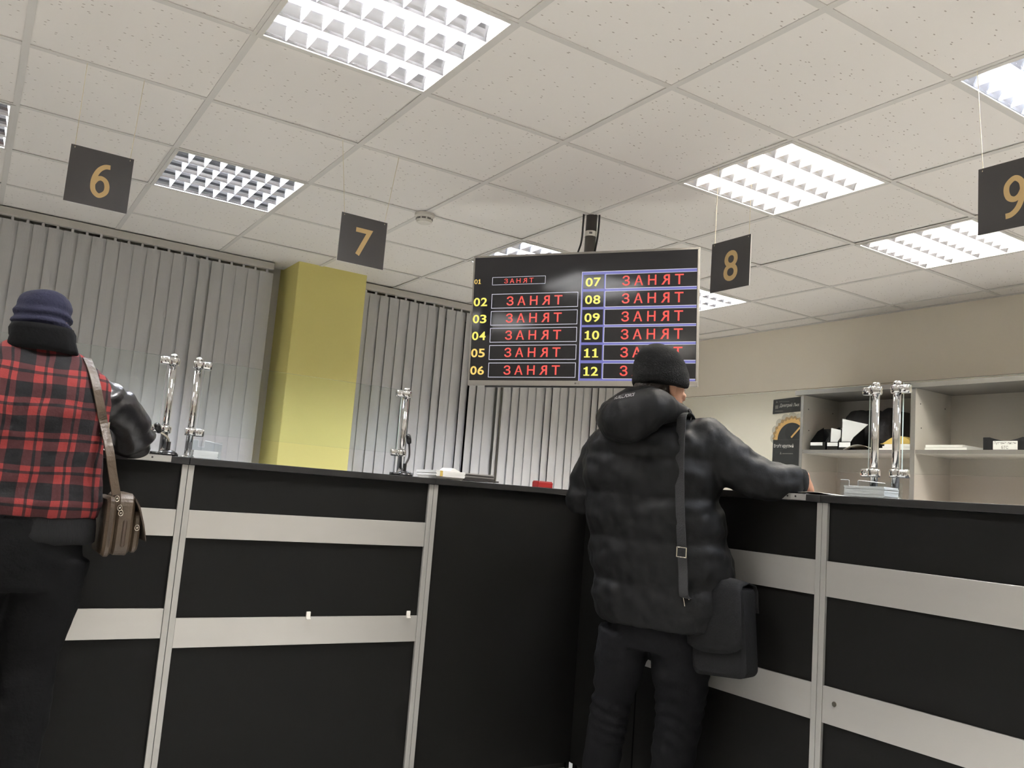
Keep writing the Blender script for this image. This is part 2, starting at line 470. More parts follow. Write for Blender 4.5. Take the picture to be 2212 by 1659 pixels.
# lamps sit in these cells of the ceiling grid: (i, j) of the corner nearest the window
LAMPS = {(1, -1): 'neutral', (1, 2): 'cool', (4, -1): 'warm', (6, -1): 'warm', (4, -3): 'cool', (4, 2): 'cool', (6, 2): 'neutral',
         (-1, 2): 'neutral', (-2, -1): 'neutral', (-4, 2): 'neutral', (1, -4): 'neutral', (-2, -4): 'warm', (4, -6): 'warm', (1, -8): 'neutral', (6, -4): 'cool', (-4, -7): 'neutral', (6, -8): 'neutral'}  # all on this line but the first are unseen lamps, added for illumination
b = MB()
jmax = int((WALLY-G0)/T)+1; jmin = -11; imin, imax = -6, 9
def cellbox(i, j):
    x0, x1 = max(XL, i*T), min(WALLX, (i+1)*T); y1, y0 = min(WALLY+.13, G0+j*T), max(YB, G0+(j-1)*T)
    return x0, x1, y0, y1
for i in range(imin, imax):
    for j in range(jmin, jmax+1):
        x0, x1, y0, y1 = cellbox(i, j)
        if x1-x0 < .02 or y1-y0 < .02: continue
        if (i, j) in LAMPS: continue
        dz = random.choice((0, .001, .002, .004, .006)); tx = random.uniform(-.0015, .0015)
        z = CEIL+.0034+dz*.35
        b.add([(x0+.005, y0+.005, z), (x1-.005, y0+.005, z+tx), (x1-.005, y1-.005, z+tx), (x0+.005, y1-.005, z)], [(0, 3, 2, 1)], 0)
for i in range(imin, imax+1):                  # T-bars
    x = i*T
    if XL < x < WALLX: b.box(x-.012, x+.012, YB, WALLY+.13, CEIL, CEIL+.003, 1)
for j in range(jmin-1, jmax+1):
    y = G0+j*T
    if YB < y < WALLY:
        for i in range(imin, imax):
            xa, xb = max(XL, i*T+.012), min(WALLX, (i+1)*T-.012)
            if xb > xa: b.box(xa, xb, y-.012, y+.012, CEIL+.0002, CEIL+.003, 1)
b.box(WALLX-.022, WALLX, YB, WALLY+.13, CEIL-.001, CEIL+.004, 1)
b.box(XL-.1, WALLX+.1, YB-.1, WALLY+.3, CEIL+.2, CEIL+.22, 2)
struct(b.build('ceiling', [M_tile, M_grid, M_gap]))

# ------------------------------------------------------------------ ceiling lamps
def make_lamp(tone):
    t = thing('ceiling_lamp', '', 'ceiling light', (0, 0, CEIL), group='square louvred ceiling lamps')
    c = CEIL
    f_ = MB(); a, o_ = .281, .2985
    for x0, x1, y0, y1 in ((-o_, o_, -o_, -a), (-o_, o_, a, o_), (-o_, -a, -a, a), (a, o_, -a, a)):
        f_.box(x0, x1, y0, y1, -.003, .004)
    def at0(mb, *args, **kw):
        mb.v = [(x, y, z+c) for x, y, z in mb.v]; return mb.build(*args, **kw)
    at0(f_, 'frame', M_lamp_frame, t)
    h_ = MB(); H_ = .095
    h_.box(-a, a, -a, a, H_, H_+.003)
    for x0, x1, y0, y1 in ((-a-.003, -a, -a, a), (a, a+.003, -a, a), (-a, a, -a-.003, -a), (-a, a, a, a+.003)):
        h_.box(x0, x1, y0, y1, .004, H_)
    at0(h_, 'housing', M_pan, t)
    pitch = 2*a/4
    for k in range(4):
        y = -a+pitch*(k+.5)
        u_ = MB(); u_.cyl((-.262, y, .062), (.262, y, .062), .013, 14)
        at0(u_, 'tube', tone, t, smooth=True)
    l_ = MB()
    def vee(p0, p1, side, wt, wb, h, m, curve=1):
        """down-pointing V section swept p0->p1, parabolic flanks"""
        p0, p1, side = Vector(p0), Vector(p1), Vector(side)
        for sgn in (-1, 1):
            prev = None
            for q in range(5):
                s_ = q/4
                w_ = wb+(wt-wb)*(s_**1.7)
                z = h*s_
                cur = (p0+side*sgn*w_+Z3*z, p1+side*sgn*w_+Z3*z)
                if prev: l_.add([prev[0], prev[1], cur[1], cur[0]], [(0, 1, 2, 3)], m)
                prev = cur
    hh = .038
    for k in range(5):
        y = -a+pitch*k
        vee((-a, y, .001), (a, y, .001), Y3, .030, .0015, hh, 0)
    nb = 8
    for k in range(4):
        y0, y1 = -a+pitch*k+.004, -a+pitch*(k+1)-.004
        for q in range(nb+1):
            x = -a+2*a*q/nb
            prev = None
            for sgn in (-1, 1):
                P = []
                for e in range(6):
                    s_ = e/5; yy0 = y0+.026*(s_**1.7); yy1 = y1-.026*(s_**1.7)
                    P.append(((x+sgn*(.0008+.009*s_), yy0, 0.001+.032*s_), (x+sgn*(.0008+.009*s_), yy1, 0.001+.032*s_)))
                for e in range(5):
                    l_.add([P[e][0], P[e][1], P[e+1][1], P[e+1][0]], [(0, 1, 2, 3)], 1)
    at0(l_, 'louvre', [M_louvre, M_blade], t)
    return t
LAMP_LABEL = {
 (1, -1): 'large bright louvred ceiling lamp at the top of the photo, left of centre', (1, 2): 'louvred ceiling lamp between hanging sign 6 and hanging sign 7',
 (4, -1): 'glowing louvred ceiling lamp directly behind the cords of hanging sign 8', (6, -1): 'glowing louvred ceiling lamp partly behind hanging sign 9',
 (4, -3): 'overexposed louvred ceiling lamp cut by the right edge above sign 9', (4, 2): 'louvred ceiling lamp mostly hidden behind the top of the television',
 (6, 2): 'louvred ceiling lamp showing to the right of the television below sign 8', (-1, 2): 'louvred ceiling lamp cut by the left edge of the photo beside sign 6',
 (-2, -1): 'unseen louvred ceiling lamp added for light, left of the viewer over the waiting area', (-4, 2): 'unseen louvred ceiling lamp added for light at the far left end by the blinds',
 (1, -4): 'unseen louvred ceiling lamp added for light right above the viewer', (-2, -4): 'unseen louvred ceiling lamp added for light behind and left of the viewer', (4, -6): 'unseen louvred ceiling lamp added for light behind and right of the viewer',
 (1, -8): 'unseen louvred ceiling lamp added for light far behind the viewer', (6, -4): 'unseen louvred ceiling lamp added for light by the right wall over the staff area', (-4, -7): 'unseen louvred ceiling lamp added for light in the far left rear corner',
 (6, -8): 'unseen louvred ceiling lamp added for light in the far right rear corner'}
protos = {}
for (i, j), tone in LAMPS.items():
    loc = ((i+.5)*T, G0+(j-.5)*T, CEIL)
    if tone not in protos:
        protos[tone] = make_lamp(M_tube[tone]); o = protos[tone]; o.location = loc; o['label'] = LAMP_LABEL[(i, j)]
    else:
        dup(protos[tone], loc, LAMP_LABEL[(i, j)])

# ------------------------------------------------------------------ vertical blinds
def blind(x0, x1, label, seed, tilt, gaps):
    rng = random.Random(seed)
    y = 5.47
    t = thing('vertical_blind', label, 'blinds', ((x0+x1)/2, y, .62))
    r_ = MB(); r_.box(x0, x1, y-.025, y+.02, CEIL-.047, CEIL-.004); r_.build('headrail', M_rail, t, bevel=.003)
    n = int((x1-x0)/.0755); step = (x1-x0)/n
    for k in range(n):
        x = x0+step*(k+.5)
        ang = tilt+rng.uniform(-.05, .05)
        if k in gaps: ang = gaps[k]
        s_ = MB(); zt, zb = CEIL-.066, .62
        ca, sa = math.cos(ang), math.sin(ang); hw = .0445; K = 6
        cols = []
        for q in range(K+1):
            uu = -1+2*q/K; bow = .003*(1-uu*uu)
            px_, py_ = x+ca*hw*uu+sa*bow, y+sa*hw*uu-ca*bow
            cols.append((px_, py_))
        V = []; 
        for th in (0, .0012):
            for zz in (zb, zt):
                for (px_, py_) in cols: V.append((px_-sa*th, py_+ca*th, zz))
        W = K+1; F = []
        for q in range(K):
            F += [(q, q+1, W+q+1, W+q), (2*W+q+1, 2*W+q, 3*W+q, 3*W+q+1), (W+q, W+q+1, 3*W+q+1, 3*W+q), (q+1, q, 2*W+q, 2*W+q+1)]
        F += [(0, W, 3*W, 2*W), (W-1, 3*W-1, 4*W-1, 2*W-1)]
        s_.add(V, F)
        s_.box(x-.007, x+.007, y-.003, y+.003, zt-.005, CEIL-.046)      # hanger clip
        s_.build('slat', M_blind, t, smooth=False)
    return t
blind(-2.9, -.9, 'white vertical blind beyond the left edge of the photo', 1, .30, {})
blind(-.88, 1.545, 'white vertical blind left of the yellow column, behind sign 6 and the plaid jacket', 2, .13, {26: .34})
blind(2.16, 4.9, 'white vertical blind right of the yellow column, half behind the television', 3, .12, {2: .2, 5: .26, 8: .42, 11: .46, 12: .40, 15: .75, 17: .3, 21: .36, 24: .28, 27: .35})

# ------------------------------------------------------------------ counter
def z_(k, base): return EYE+k*base
ZT_M, ZT_R = EYE+.0105*YC+.002, EYE+.0735    # upper faces of the worktops of the two legs
def frame_x(y):    # leg along X, front looks to -Y
    return (lambda p, q0, q1, z0, z1, d0, d1: (p, q0, q1, y+d0, y+d1, z0, z1))
def unit(name_label, leg, a0, a1, ztop, bands, extra=None, group='black counter units with aluminium strips', edges=(1, 1)):
    """one counter unit; leg 'x' runs a0..a1 along X with the front at YC, leg 'y' runs a0..a1 along Y with the front at XC"""
    base = (YC if leg == 'x' else XC)
    def bx(mb, p0, p1, d0, d1, z0, z1, m=0):   # d = depth behind the front face
        if leg == 'x': mb.box(p0, p1, base+d0, base+d1, z0, z1, m)
        else: mb.box(base+d0, base+d1, p0, p1, z0, z1, m)
    mid = (a0+a1)/2
    t = thing('counter_unit', name_label, 'counter', (mid, base+.2, 0) if leg == 'x' else (base+.2, mid, 0), group=group)
    body = MB()
    zb = ztop-.024
    bx(body, a0+.004, a1-.004, .004, .02, .03, zb-.001)
    bx(body, a0+.004, a0+.022, .02, .42, 0, zb-.001); bx(body, a1-.022, a1-.004, .02, .42, 0, zb-.001)
    bx(body, a0+.022, a1-.022, .40, .42, .02, zb-.001)
    body.build('front_panel', M_black, t)
    st = MB(); bx(st, a0+.0005, min(a1, XC if leg == 'x' else a1)-.0005, -.02, .44, zb, ztop); st.build('worktop', M_top, t, bevel=.0015)
    for (z0, z1) in bands:
        s_ = MB(); bx(s_, a0+.021, a1-.021, -.006, .0035, z0, z1); s_.build('strip', M_alu, t, bevel=.001)
    for ed, (p0, p1) in zip(edges, ((a0+.0008, a0+.0205), (a1-.0205, a1-.0008))):
        if not ed: continue
        e_ = MB(); bx(e_, p0, p1, -.009, .0035, .0, zb-.001); e_.build('edge_profile', M_profile, t, bevel=.001)
    k_ = MB(); bx(k_, a0+.022, a1-.022, .03, .04, 0, .03); k_.build('plinth', M_seam, t)
    if extra: extra(t, bx)
    return t
zb_ = lambda k0, k1, base: (EYE+k0*base, EYE+k1*base)
bands_mid = [zb_(-.0770, -.0465, YC), zb_(-.1955, -.1637, YC)]
bands_left = [zb_(-.0757, -.0467, YC), zb_(-.1848, -.1533, YC)]
XA, XB = .663, 1.617                          # joints of the X leg
XA = YC*.2138; XB = YC*.5215
unit('black counter unit under sign 6 that the person in plaid leans on', 'x', XA-.97, XA, ZT_M, bands_left)
unit('black counter unit beyond the left edge of the photo', 'x', XA-1.94, XA-.972, ZT_M, bands_left)
def clips(t, bx):
    for x in (1.165*YC/3.15, 1.578*YC/3.15):
        c_ = MB(); z = EYE-.512*YC/3.15
        bx(c_, x-.008, x+.008, -.014, -.0065, z-.012, z+.016); bx(c_, x-.008, x+.008, -.02, -.0145, z-.012, z-.006)
        c_.build('clip', M_white, t, bevel=.002)
unit('middle black counter unit under sign 7, two silver strips with white clips', 'x', XA, XB, ZT_M, bands_mid, clips)
unit('plain black counter unit without strips, below the television', 'x', XB, XC+.02, ZT_M, [], edges=(1, 0))
YP = .763*XC
bands_r = [(EYE-.250, EYE-.138), (EYE-.640, EYE-.527)]
unit('plain black corner counter unit behind the legs of the person in the black puffer jacket', 'y', 2.70, YC+.003, ZT_R, [], edges=(0, 0))
unit('black counter unit with silver strips right behind the black shoulder bag', 'y', YP, 2.70, ZT_R, bands_r, edges=(1, 0))
def screws(t, bx):
    s_ = MB(); z = EYE-.574; 
    s_.cyl((XC-.0085, 1.765, z), (XC-.006, 1.765, z), .008, 14); s_.build('screw', M_zip, t, smooth=False)
unit('black counter unit with silver strips at the right edge of the photo', 'y', YP-1.0, YP, ZT_R, bands_r, screws)
# fill between the two legs behind the corner
# ------------------------------------------------------------------ chrome posts, clamps and glass screens
def post(label, x, y, z0, h, side, zc):
    """side: unit vector along the glass from this post"""
    side = Vector(side); nrm = Vector((-side.y, side.x, 0))
    if nrm.dot(Vector((x, y, 0))) > 0: nrm = -nrm       # towards the public side
    t = thing('screen_post', label, 'post', (x, y, z0), group='chrome posts on the counter')
    p_ = MB(); p_.cyl((x, y, z0), (x, y, z0+h), .0125, 24); p_.build('tube', M_chrome, t, smooth=False).data.polygons.foreach_set('use_smooth', [True]*24+[False]*2)
    f_ = MB(); f_.lathe([(.026, 0), (.026, .004), (.016, .008), (.0126, .009)], (x, y, z0+.0003), 24); f_.build('base_flange', M_chrome, t, smooth=True)
    k_ = MB(); k_.lathe([(.0135, 0), (.0135, .008), (.009, .012), (.001, .013)], (x, y, z0+h), 20); k_.build('cap', M_chrome, t, smooth=True)
    for zz in zc:
        c_ = MB(); o = Vector((x, y, z0+zz))
        # collar and a tapering jaw
        c_.lathe([(.0128, -.013), (.019, -.013), (.021, -.008), (.021, .008), (.019, .013), (.0128, .013)], o, 22)
        rings = []
        for s_, hw, hh in ((.012, .016, .0145), (.022, .0135, .0145), (.036, .0125, .0145), (.044, .012, .014), (.047, .009, .011)):
            c0 = o+side*s_
            rings.append([c0+nrm*hw*math.copysign(abs(math.cos(a_))**.6, math.cos(a_))+Z3*hh*math.copysign(abs(math.sin(a_))**.6, math.sin(a_)) for a_ in [2*math.pi*q/20 for q in range(20)]])
        c_.loft(rings)
        cl = c_.build('clamp', M_chrome, t, smooth=True)
        s2 = MB(); q = o+side*.026+nrm*.0125
        s2.lathe([(.0075, 0), (.0075, .004), (.005, .0055), (.0045, .0055), (.0045, .002), (.0005, .002)], q, 18, ax=(side, Z3, nrm))
        s2.build('screw', M_chrome, cl)
    return t
def pane(label, p0, p1, z0, z1):
    p0, p1 = Vector(p0), Vector(p1); d = (p1-p0).normalized(); n = Vector((-d.y, d.x, 0)); th = .003
    b_ = MB(); P = [p0-n*th, p1-n*th, p1+n*th, p0+n*th]
    V = [Vector((q.x, q.y, z0)) for q in P]+[Vector((q.x, q.y, z1)) for q in P]
    b_.add(V, [(0, 1, 5, 4), (2, 3, 7, 6)], 0)
    b_.add(V, [(3, 2, 1, 0), (4, 5, 6, 7), (1, 2, 6, 5), (3, 0, 4, 7)], 1)
    o = b_.build('glass_screen', [M_glass, M_edge], origin=((p0.x+p1.x)/2, (p0.y+p1.y)/2, z0))
    tag(o, label, 'glass screen', 'glass screens between the chrome posts')
    return o
YG = YC+.15; kk = YG/3.3
xA, xB, xC = .610*kk, .699*kk, 1.556*kk
hp = .36*kk
post('chrome post left of the worktop joint, behind the elbow of the person in plaid', xA, YG, ZT_M, hp, (-1, 0, 0), (.345*kk, .095*kk))
post('chrome post right of the worktop joint, left end of the middle glass screen', xB, YG, ZT_M, hp, (1, 0, 0), (.345*kk, .095*kk))
post('chrome post with a microphone at its foot, left of the paper stack', xC, YG, ZT_M, hp, (-1, 0, 0), (.345*kk, .095*kk))
zg0, zg1 = EYE+.127*kk, EYE+.397*kk
pane('clear glass screen at the middle counter unit in front of the yellow column', (xB+.022, YG, 0), (xC-.022, YG, 0), zg0, zg1)
pane('clear glass screen behind the person in plaid', (xA-.94, YG, 0), (xA-.022, YG, 0), zg0, zg1)
XG = XC+.15
yD, yE = 1.754, 1.676
post('chrome post on the right counter nearer to the outstretched arm', XG, yD, ZT_R, .378, (0, 1, 0), (.362, .086))
post('chrome post on the right counter behind the acrylic box', XG, yE, ZT_R, .378, (0, -1, 0), (.362, .086))
pane('clear glass screen on the right counter reaching out of the photo', (XG, yE-.022, 0), (XG, yE-.95, 0), EYE+.160, EYE+.458)
pane('clear glass screen in front of the outstretched arm on the right counter', (XG, yD+.022, 0), (XG, yD+.95, 0), EYE+.160, EYE+.455)

# ------------------------------------------------------------------ things on the counter
def mic(label, c, pts, head_dir, light):
    t = thing('gooseneck_microphone', label, 'microphone', c, group='gooseneck microphones on the counter')
    c = Vector(c)
    b_ = MB(); b_.lathe([(.036, 0), (.036, .006), (.030, .014), (.018, .020), (.002, .023)], c, 26); 
    b_.box(c.x-.058, c.x-.02, c.y-.02, c.y+.015, c.z, c.z+.012)
    b_.build('base', M_plastic, t, smooth=True)
    s_ = MB(); P = spline(pts, 8); s_.tube(P, .0042, 10); 
    s_.build('gooseneck', M_zip if light else M_cable, t, smooth=True)
    h_ = MB(); p = P[-1]; d = Vector(head_dir).normalized()
    h_.lathe([(.002, -.004), (.009, 0), (.0105, .012), (.0105, .03), (.008, .037), (.001, .04)], p, 16, ax=(d.orthogonal().normalized(), d.cross(d.orthogonal().normalized()), d))
    h_.build('head', M_plastic, t, smooth=True)
    st = MB(); st.cyl(c+Vector((0, 0, .018)), c+Vector((0, 0, .05)), .0075, 14); st.build('stem', M_plastic, t, smooth=False)
p1 = PY(362, 975, YG-.06); p1.z = ZT_M
mic('black gooseneck microphone beside the elbow of the person in plaid', p1, [p1+Vector((0, 0, .02)), p1+Vector((-.004, 0, .06)), PY(344, 932, YG-.06)], (-.2, -.3, .3), True)
p2 = PY(874, 1010, YG-.06); p2.z = ZT_M
mic('black gooseneck microphone with curved dark neck left of the paper stack', p2, [p2+Vector((-.012, 0, .015)), p2+Vector((.004, 0, .05)), PY(884, 985, YG-.06), PY(884, 958, YG-.06)], (-.1, 0, .4), False)

def tray(label, leg, a0, a1, ztop):
    b_ = MB()
    base = (YC if leg == 'x' else XC)-.02
    def bx(p0, p1, d0, d1, z0, z1, m=0):
        if leg == 'x': b_.box(p0, p1, base+d0, base+d1, z0, z1, m)
        else: b_.box(base+d0, base+d1, p0, p1, z0, z1, m)
    bx(a0, a1, -.004, -.0005, ztop-.021, ztop+.002); bx(a0, a1, -.004, .11, ztop+.0003, ztop+.002)
    for q in (a0+(a1-a0)*.3, a0+(a1-a0)*.55):
        if leg == 'x': b_.cyl((q, base-.0055, ztop-.009), (q, base-.0038, ztop-.009), .0032, 12, 1)
        else: b_.cyl((base-.0055, q, ztop-.009), (base-.0038, q, ztop-.009), .0032, 12, 1)
    o = b_.build('cash_plate', [M_profile, M_hole], origin=((a0+a1)/2, base, ztop) if leg == 'x' else (base, (a0+a1)/2, ztop))
    tag(o, label, 'plate', 'folded metal plates over the counter edge')
tray('folded aluminium plate on the counter edge by the elbow of the person in plaid', 'x', .47*YC/3.13, .607*YC/3.13, ZT_M)
tray('folded aluminium plate on the counter edge under the writing hand', 'y', 1.888, 2.02, ZT_R)

def sheet(name, label, cat, o, u, v, wd, dp, th, m, group=None, curl=0.0, seed=0):
    o, u, v = Vector(o), Vector(u).normalized(), Vector(v).normalized()
    b_ = MB(); n = 8; rows = []
    for q in range(n+1):
        s_ = q/n; z = curl*math.sin(math.pi*s_)
        rows.append([o+u*wd*s_+Z3*(z), o+u*wd*s_+v*dp+Z3*(z*.6), o+u*wd*s_+v*dp+Z3*(z*.6+th), o+u*wd*s_+Z3*(z+th)])
    b_.loft(rows)
    ob = b_.build(name, m, origin=o+u*wd/2+v*dp/2)
    return tag(ob, label, cat, group)
# acrylic leaflet holders
def holder(label, o, u, v, wd, dp, h, fill, group='clear acrylic paper holders'):
    o, u, v = Vector(o), Vector(u), Vector(v)
    t = thing('acrylic_holder', label, 'paper holder', o+u*wd/2+v*dp/2, group=group)
    th = .002
    b_ = MB()
    b_.obox(o+u*wd/2+v*dp/2+Z3*th/2, (u, v, Z3), (wd/2, dp/2, th/2), 0)
    for q, hh in ((th/2, h*.86), (wd-th/2, h)):
        b_.obox(o+u*q+v*dp/2+Z3*(hh/2+th), (u, v, Z3), (th/2, dp/2, hh/2-.0005), 0)
    b_.obox(o+u*wd/2+v*(dp-th/2)+Z3*(h/2+th), (u, v, Z3), (wd/2-th, th/2, h/2-.0005), 0)
    # front with a finger cut-out
    cw = wd*.1
    f0 = [(th, 0), (wd-th, 0), (wd-th, h*.86), (wd*.42, h), (wd*.40, h*.97), (wd*.40, h*.62), (wd*.2, h*.62), (wd*.2, h*.97), (wd*.18, h), (th, h)]
    b_.prism(f0, o+Z3*th, u, Z3, v*th, 0)
    b_.build('acrylic_box', M_acryl, t)
    e_ = MB()
    for a_, b2 in zip(f0[2:], f0[3:]):
        e_.cyl(o+Z3*th+u*a_[0]+Z3*a_[1]+v*th/2, o+Z3*th+u*b2[0]+Z3*b2[1]+v*th/2, .0011, 6)
    e_.build('polished_rim', M_acrylE, t)
    p_ = MB(); rr = random.Random(3)
    ob = tag(_block(o+u*.008+v*.006+Z3*.0026, u, v, wd-.016, dp-.012, fill, M_paper), label.replace('clear acrylic holder', 'white paper slips inside the acrylic holder'), 'paper', 'paper slips in the acrylic holders')
def _block(o, u, v, wd, dp, h, m):
    b_ = MB(); n = max(3, int(h/.004))
    for q in range(n):
        dx, dy = random.uniform(-.0015, .0015), random.uniform(-.0015, .0015)
        b_.obox(o+u*(wd/2+dx)+v*(dp/2+dy)+Z3*(h*(q+.5)/n), (u, v, Z3), (wd/2-.002, dp/2-.002, h/n/2), 0)
    return b_.build('paper_slips', m, origin=o+u*wd/2+v*dp/2)
q = PY(412, 983, YC+.06)
holder('clear acrylic holder beside the second chrome post', (q.x, YC+.06, ZT_M+.0005), X3, Y3, .105, .06, .062, .026)
holder('clear acrylic holder in front of the right-hand chrome posts', (XC+.03, 1.795, ZT_R+.0005), -Y3, X3, .165, .09, .052, .034)
# paper stack and magazines right of the microphone
yS = YC+.06
q = PY(930, 1020, yS)
for n_, (dx, wd, z, th, mm, lab, cat, nm, curl) in enumerate((
    (-.05, .20, 0, .0018, M_paper, 'single white sheet lying under the paper stack', 'paper', 'paper_sheet', 0),
    (.09, .245, .003, .007, M_mag, 'dark magazine at the bottom of the magazine pile', 'magazine', 'magazine', 0),
    (.14, .175, .0105, .006, M_mag, 'dark magazine second from the bottom of the pile', 'magazine', 'magazine', 0),
    (.145, .168, .017, .0055, mat('grey_magazine', (120, 118, 116), .4), 'grey magazine third from the bottom of the pile', 'magazine', 'magazine', 0),
    (.14, .172, .023, .006, M_mag, 'dark magazine fourth from the bottom of the pile', 'magazine', 'magazine', 0),
    (.143, .17, .0295, .005, mat('light_magazine', (160, 158, 156), .4), 'light grey magazine on top of the magazine pile', 'magazine', 'magazine', 0))):
    sheet(nm, lab, cat, (q.x+dx, yS+.002*n_, ZT_M+.0006+z), X3, Y3, wd, .2, th, mm, 'magazines piled on the counter' if cat == 'magazine' else None, curl)
b_ = MB()
for k in range(7):
    b_.obox((q.x+.068, yS+.04, ZT_M+.0117+.0035*k), (X3, Y3, Z3), (.067+random.uniform(-.002, .002), .09, .0016))
b_.prism([(0, 0), (.05, 0), (.022, .012), (.014, .014)], (q.x+.075, yS-.03, ZT_M+.0345), X3, Z3, (0, .1, 0))
b_.box(q.x+.018, q.x+.03, yS-.0515, yS-.0503, ZT_M+.011, ZT_M+.034, 1)
b_.box(q.x+.005, q.x+.13, yS-.045, yS+.125, ZT_M+.0032, ZT_M+.0099)
tag(b_.build('paper_stack', [M_paper, M_manila], origin=(q.x+.068, yS+.04, ZT_M)), 'stack of white papers left of the magazines on the counter', 'paper stack')
# red stamp pad
q = PY(1174, 1036, YC+.12)
b_ = MB(); b_.box(q.x-.04, q.x+.04, YC+.10, YC+.15, ZT_M+.0004, ZT_M+.026); b_.box(q.x-.038, q.x+.038, YC+.102, YC+.148, ZT_M+.026, ZT_M+.03)
tag(b_.build('stamp_pad', M_red, bevel=.003, origin=(q.x, YC+.125, ZT_M)), 'small red plastic box lying on the plain counter unit', 'stamp pad')
# sheet the person on the right writes on
sheet('paper_sheet', 'white sheet under the writing hand on the right counter', 'paper', (XC+.0, 1.955, ZT_R+.0026), -Y3, X3, .15, .13, .0009, M_paper, None, .006)

# ------------------------------------------------------------------ hanging number signs
def sign(num, label, c, leg, strings):
    c = Vector(c)
    u = X3 if leg == 'x' else -Y3
    n = -Y3 if leg == 'x' else -X3            # towards the public
    t = thing('hanging_sign', label, 'sign', c, group='number signs hung over the counter')
    b_ = MB(); h = .1
    b_.obox(c, (u, n, Z3), (h, .0025, h), 1)
    o = c+n*.0027
    b_.rect(o, u, Z3, -h, h, -h, h, 0)
    b_.rect(c-n*.0027, u, Z3, -h, h, -h, h, 0)
    wd = {'7': .037, '6': .037, '8': .036, '9': .037}[num]; hh = .061 if num != '7' else .058
    if num in '69':
        path = [(.84, .955), (.62, .935), (.40, .82), (.25, .62), (.20, .40), (.26, .19), (.50, .075), (.76, .19), (.81, .36), (.72, .52), (.52, .585), (.33, .53), (.21, .40)]
        P = spline([(x, y, 0) for x, y in path], 6); hwid = .066
        Lp, Rp = [], []
        for i, p in enumerate(P):
            tt = (P[min(i+1, len(P)-1)]-P[max(i-1, 0)]); tt = Vector((tt.x*2*wd, tt.y*2*hh, 0)).normalized()
            q = Vector((p.x*2*wd-wd, p.y*2*hh-hh-.006, 0)); nn = Vector((-tt.y, tt.x, 0))*hwid*2*hh
            for lst, sg in ((Lp, 1), (Rp, -1)):
                e = q+nn*sg
                if num == '9': e = Vector((-e.x, -e.y-.012, 0))
                lst.append(o+n*.0004+u*(e.x+.004)+Z3*e.y)
        for i in range(len(P)-1): b_.add([Lp[i]+n*.000002*i, Rp[i]+n*.000002*i, Rp[i+1]+n*.000002*i, Lp[i+1]+n*.000002*i], [(0, 1, 2, 3)], 2)
    else: b_.text(num, o+n*.0004, u, Z3, .004-wd, .004+wd, -hh-.006, hh-.006, 2, bold=.012)
    b_.build('board', [M_sign, M_signedge, M_gold], t)
    for s_, (dx, dy) in zip((-1, 1), strings):
        p = c+u*s_*.088+Z3*.094
        k_ = MB(); k_.tube([p-n*.0035-Z3*.004, p+Z3*.006, p+n*.0035-Z3*.004], .0012, 6)
        top = Vector((p.x+dx, p.y+dy, CEIL+.001))
        k_.cyl(p+Z3*.006, top, .0011, 6)
        k_.build('cord', M_string, t)
sign('6', 'hanging dark sign with a gold number 6', (.2755, G0, EYE+.964), 'x', ((0, 0), (.01, 0)))
sign('7', 'hanging dark sign with a gold number 7', (1.256, G0, EYE+.967), 'x', ((-.04, 0), (.035, 0)))
sign('8', 'hanging dark sign with a gold number 8', (2.40, 2.294, EYE+.942), 'y', ((0, 0), (0, 0)))
sign('9', 'hanging dark sign with a gold number 9, cut by the right edge', (2.40, 1.231, EYE+.948), 'y', ((0, .02), (0, 0)))

# ------------------------------------------------------------------ smoke detector
b_ = MB(); dc = Vector((1.805, 3.815, CEIL))
t = thing('smoke_detector', 'round white smoke detector on the ceiling right of sign 7', 'smoke detector', dc)
b_.lathe([(.05, .0), (.05, -.012), (.046, -.016), (.042, -.022)], dc, 32); b_.build('base', M_det, t, smooth=False)
b_ = MB(); b_.lathe([(.041, -.022), (.041, -.034), (.036, -.044), (.02, -.048), (.001, -.048)], dc, 32); b_.build('sensor_head', M_det, t, smooth=False)
for k in range(9):
    a_ = 2*math.pi*k/9; b_ = MB(); d = Vector((math.cos(a_), math.sin(a_), 0)); tt = Vector((-d.y, d.x, 0))
    b_.obox(dc+d*.0408-Z3*.028, (tt, d, Z3), (.010, .0012, .0045)); b_.build('slot', M_slot, t)

# ------------------------------------------------------------------ television on its ceiling pole
TVC = Vector((2.3372, 3.1567, EYE+.8311)); yw, tl, rl = -0.8689, 0.014, -0.0318
Rt = Matrix.Rotation(yw, 3, 'Z') @ Matrix.Rotation(tl, 3, 'X') @ Matrix.Rotation(rl, 3, 'Y')
tu, tn, tz = Rt @ X3, Rt @ -Y3, Rt @ Z3
TWd, THt = 1.085/2, .636/2
t = thing('television', 'wide television with red and yellow queue list hanging over the counter corner', 'television', TVC)
b_ = MB()
fo = lambda x, y, d=0: TVC+tu*x+tz*y+tn*d
sx0, sx1, sy0, sy1 = -.5345, .5325, -.294, .3085
for x0, x1, y0, y1 in ((-TWd, TWd, sy1, THt), (-TWd, TWd, -THt, sy0), (-TWd, sx0, sy0, sy1), (sx1, TWd, sy0, sy1)):
    b_.obox(fo((x0+x1)/2, (y0+y1)/2, -.008), (tu, tn, tz), ((x1-x0)/2, .010, (y1-y0)/2))
b_.build('bezel', M_tvframe, t, bevel=.0012)
b_ = MB(); b_.obox(fo(0, 0, -.030), (tu, tn, tz), (TWd-.004, .011, THt-.003)); b_.obox(fo(0, -.08, -.05), (tu, tn, tz), (.36, .010, .2))
b_.obox(fo(-.05, -THt-.003, -.012), (tu, tn, tz), (TWd*.75, .008, .004))
b_.build('back_cover', M_tvback, t)
s_ = MB()
so = fo(0, 0, -.0005)
s_.rect(so, tu, tz, sx0, sx1, sy0, sy1, 0)
e1, e2 = tn*.0004, tn*.0007
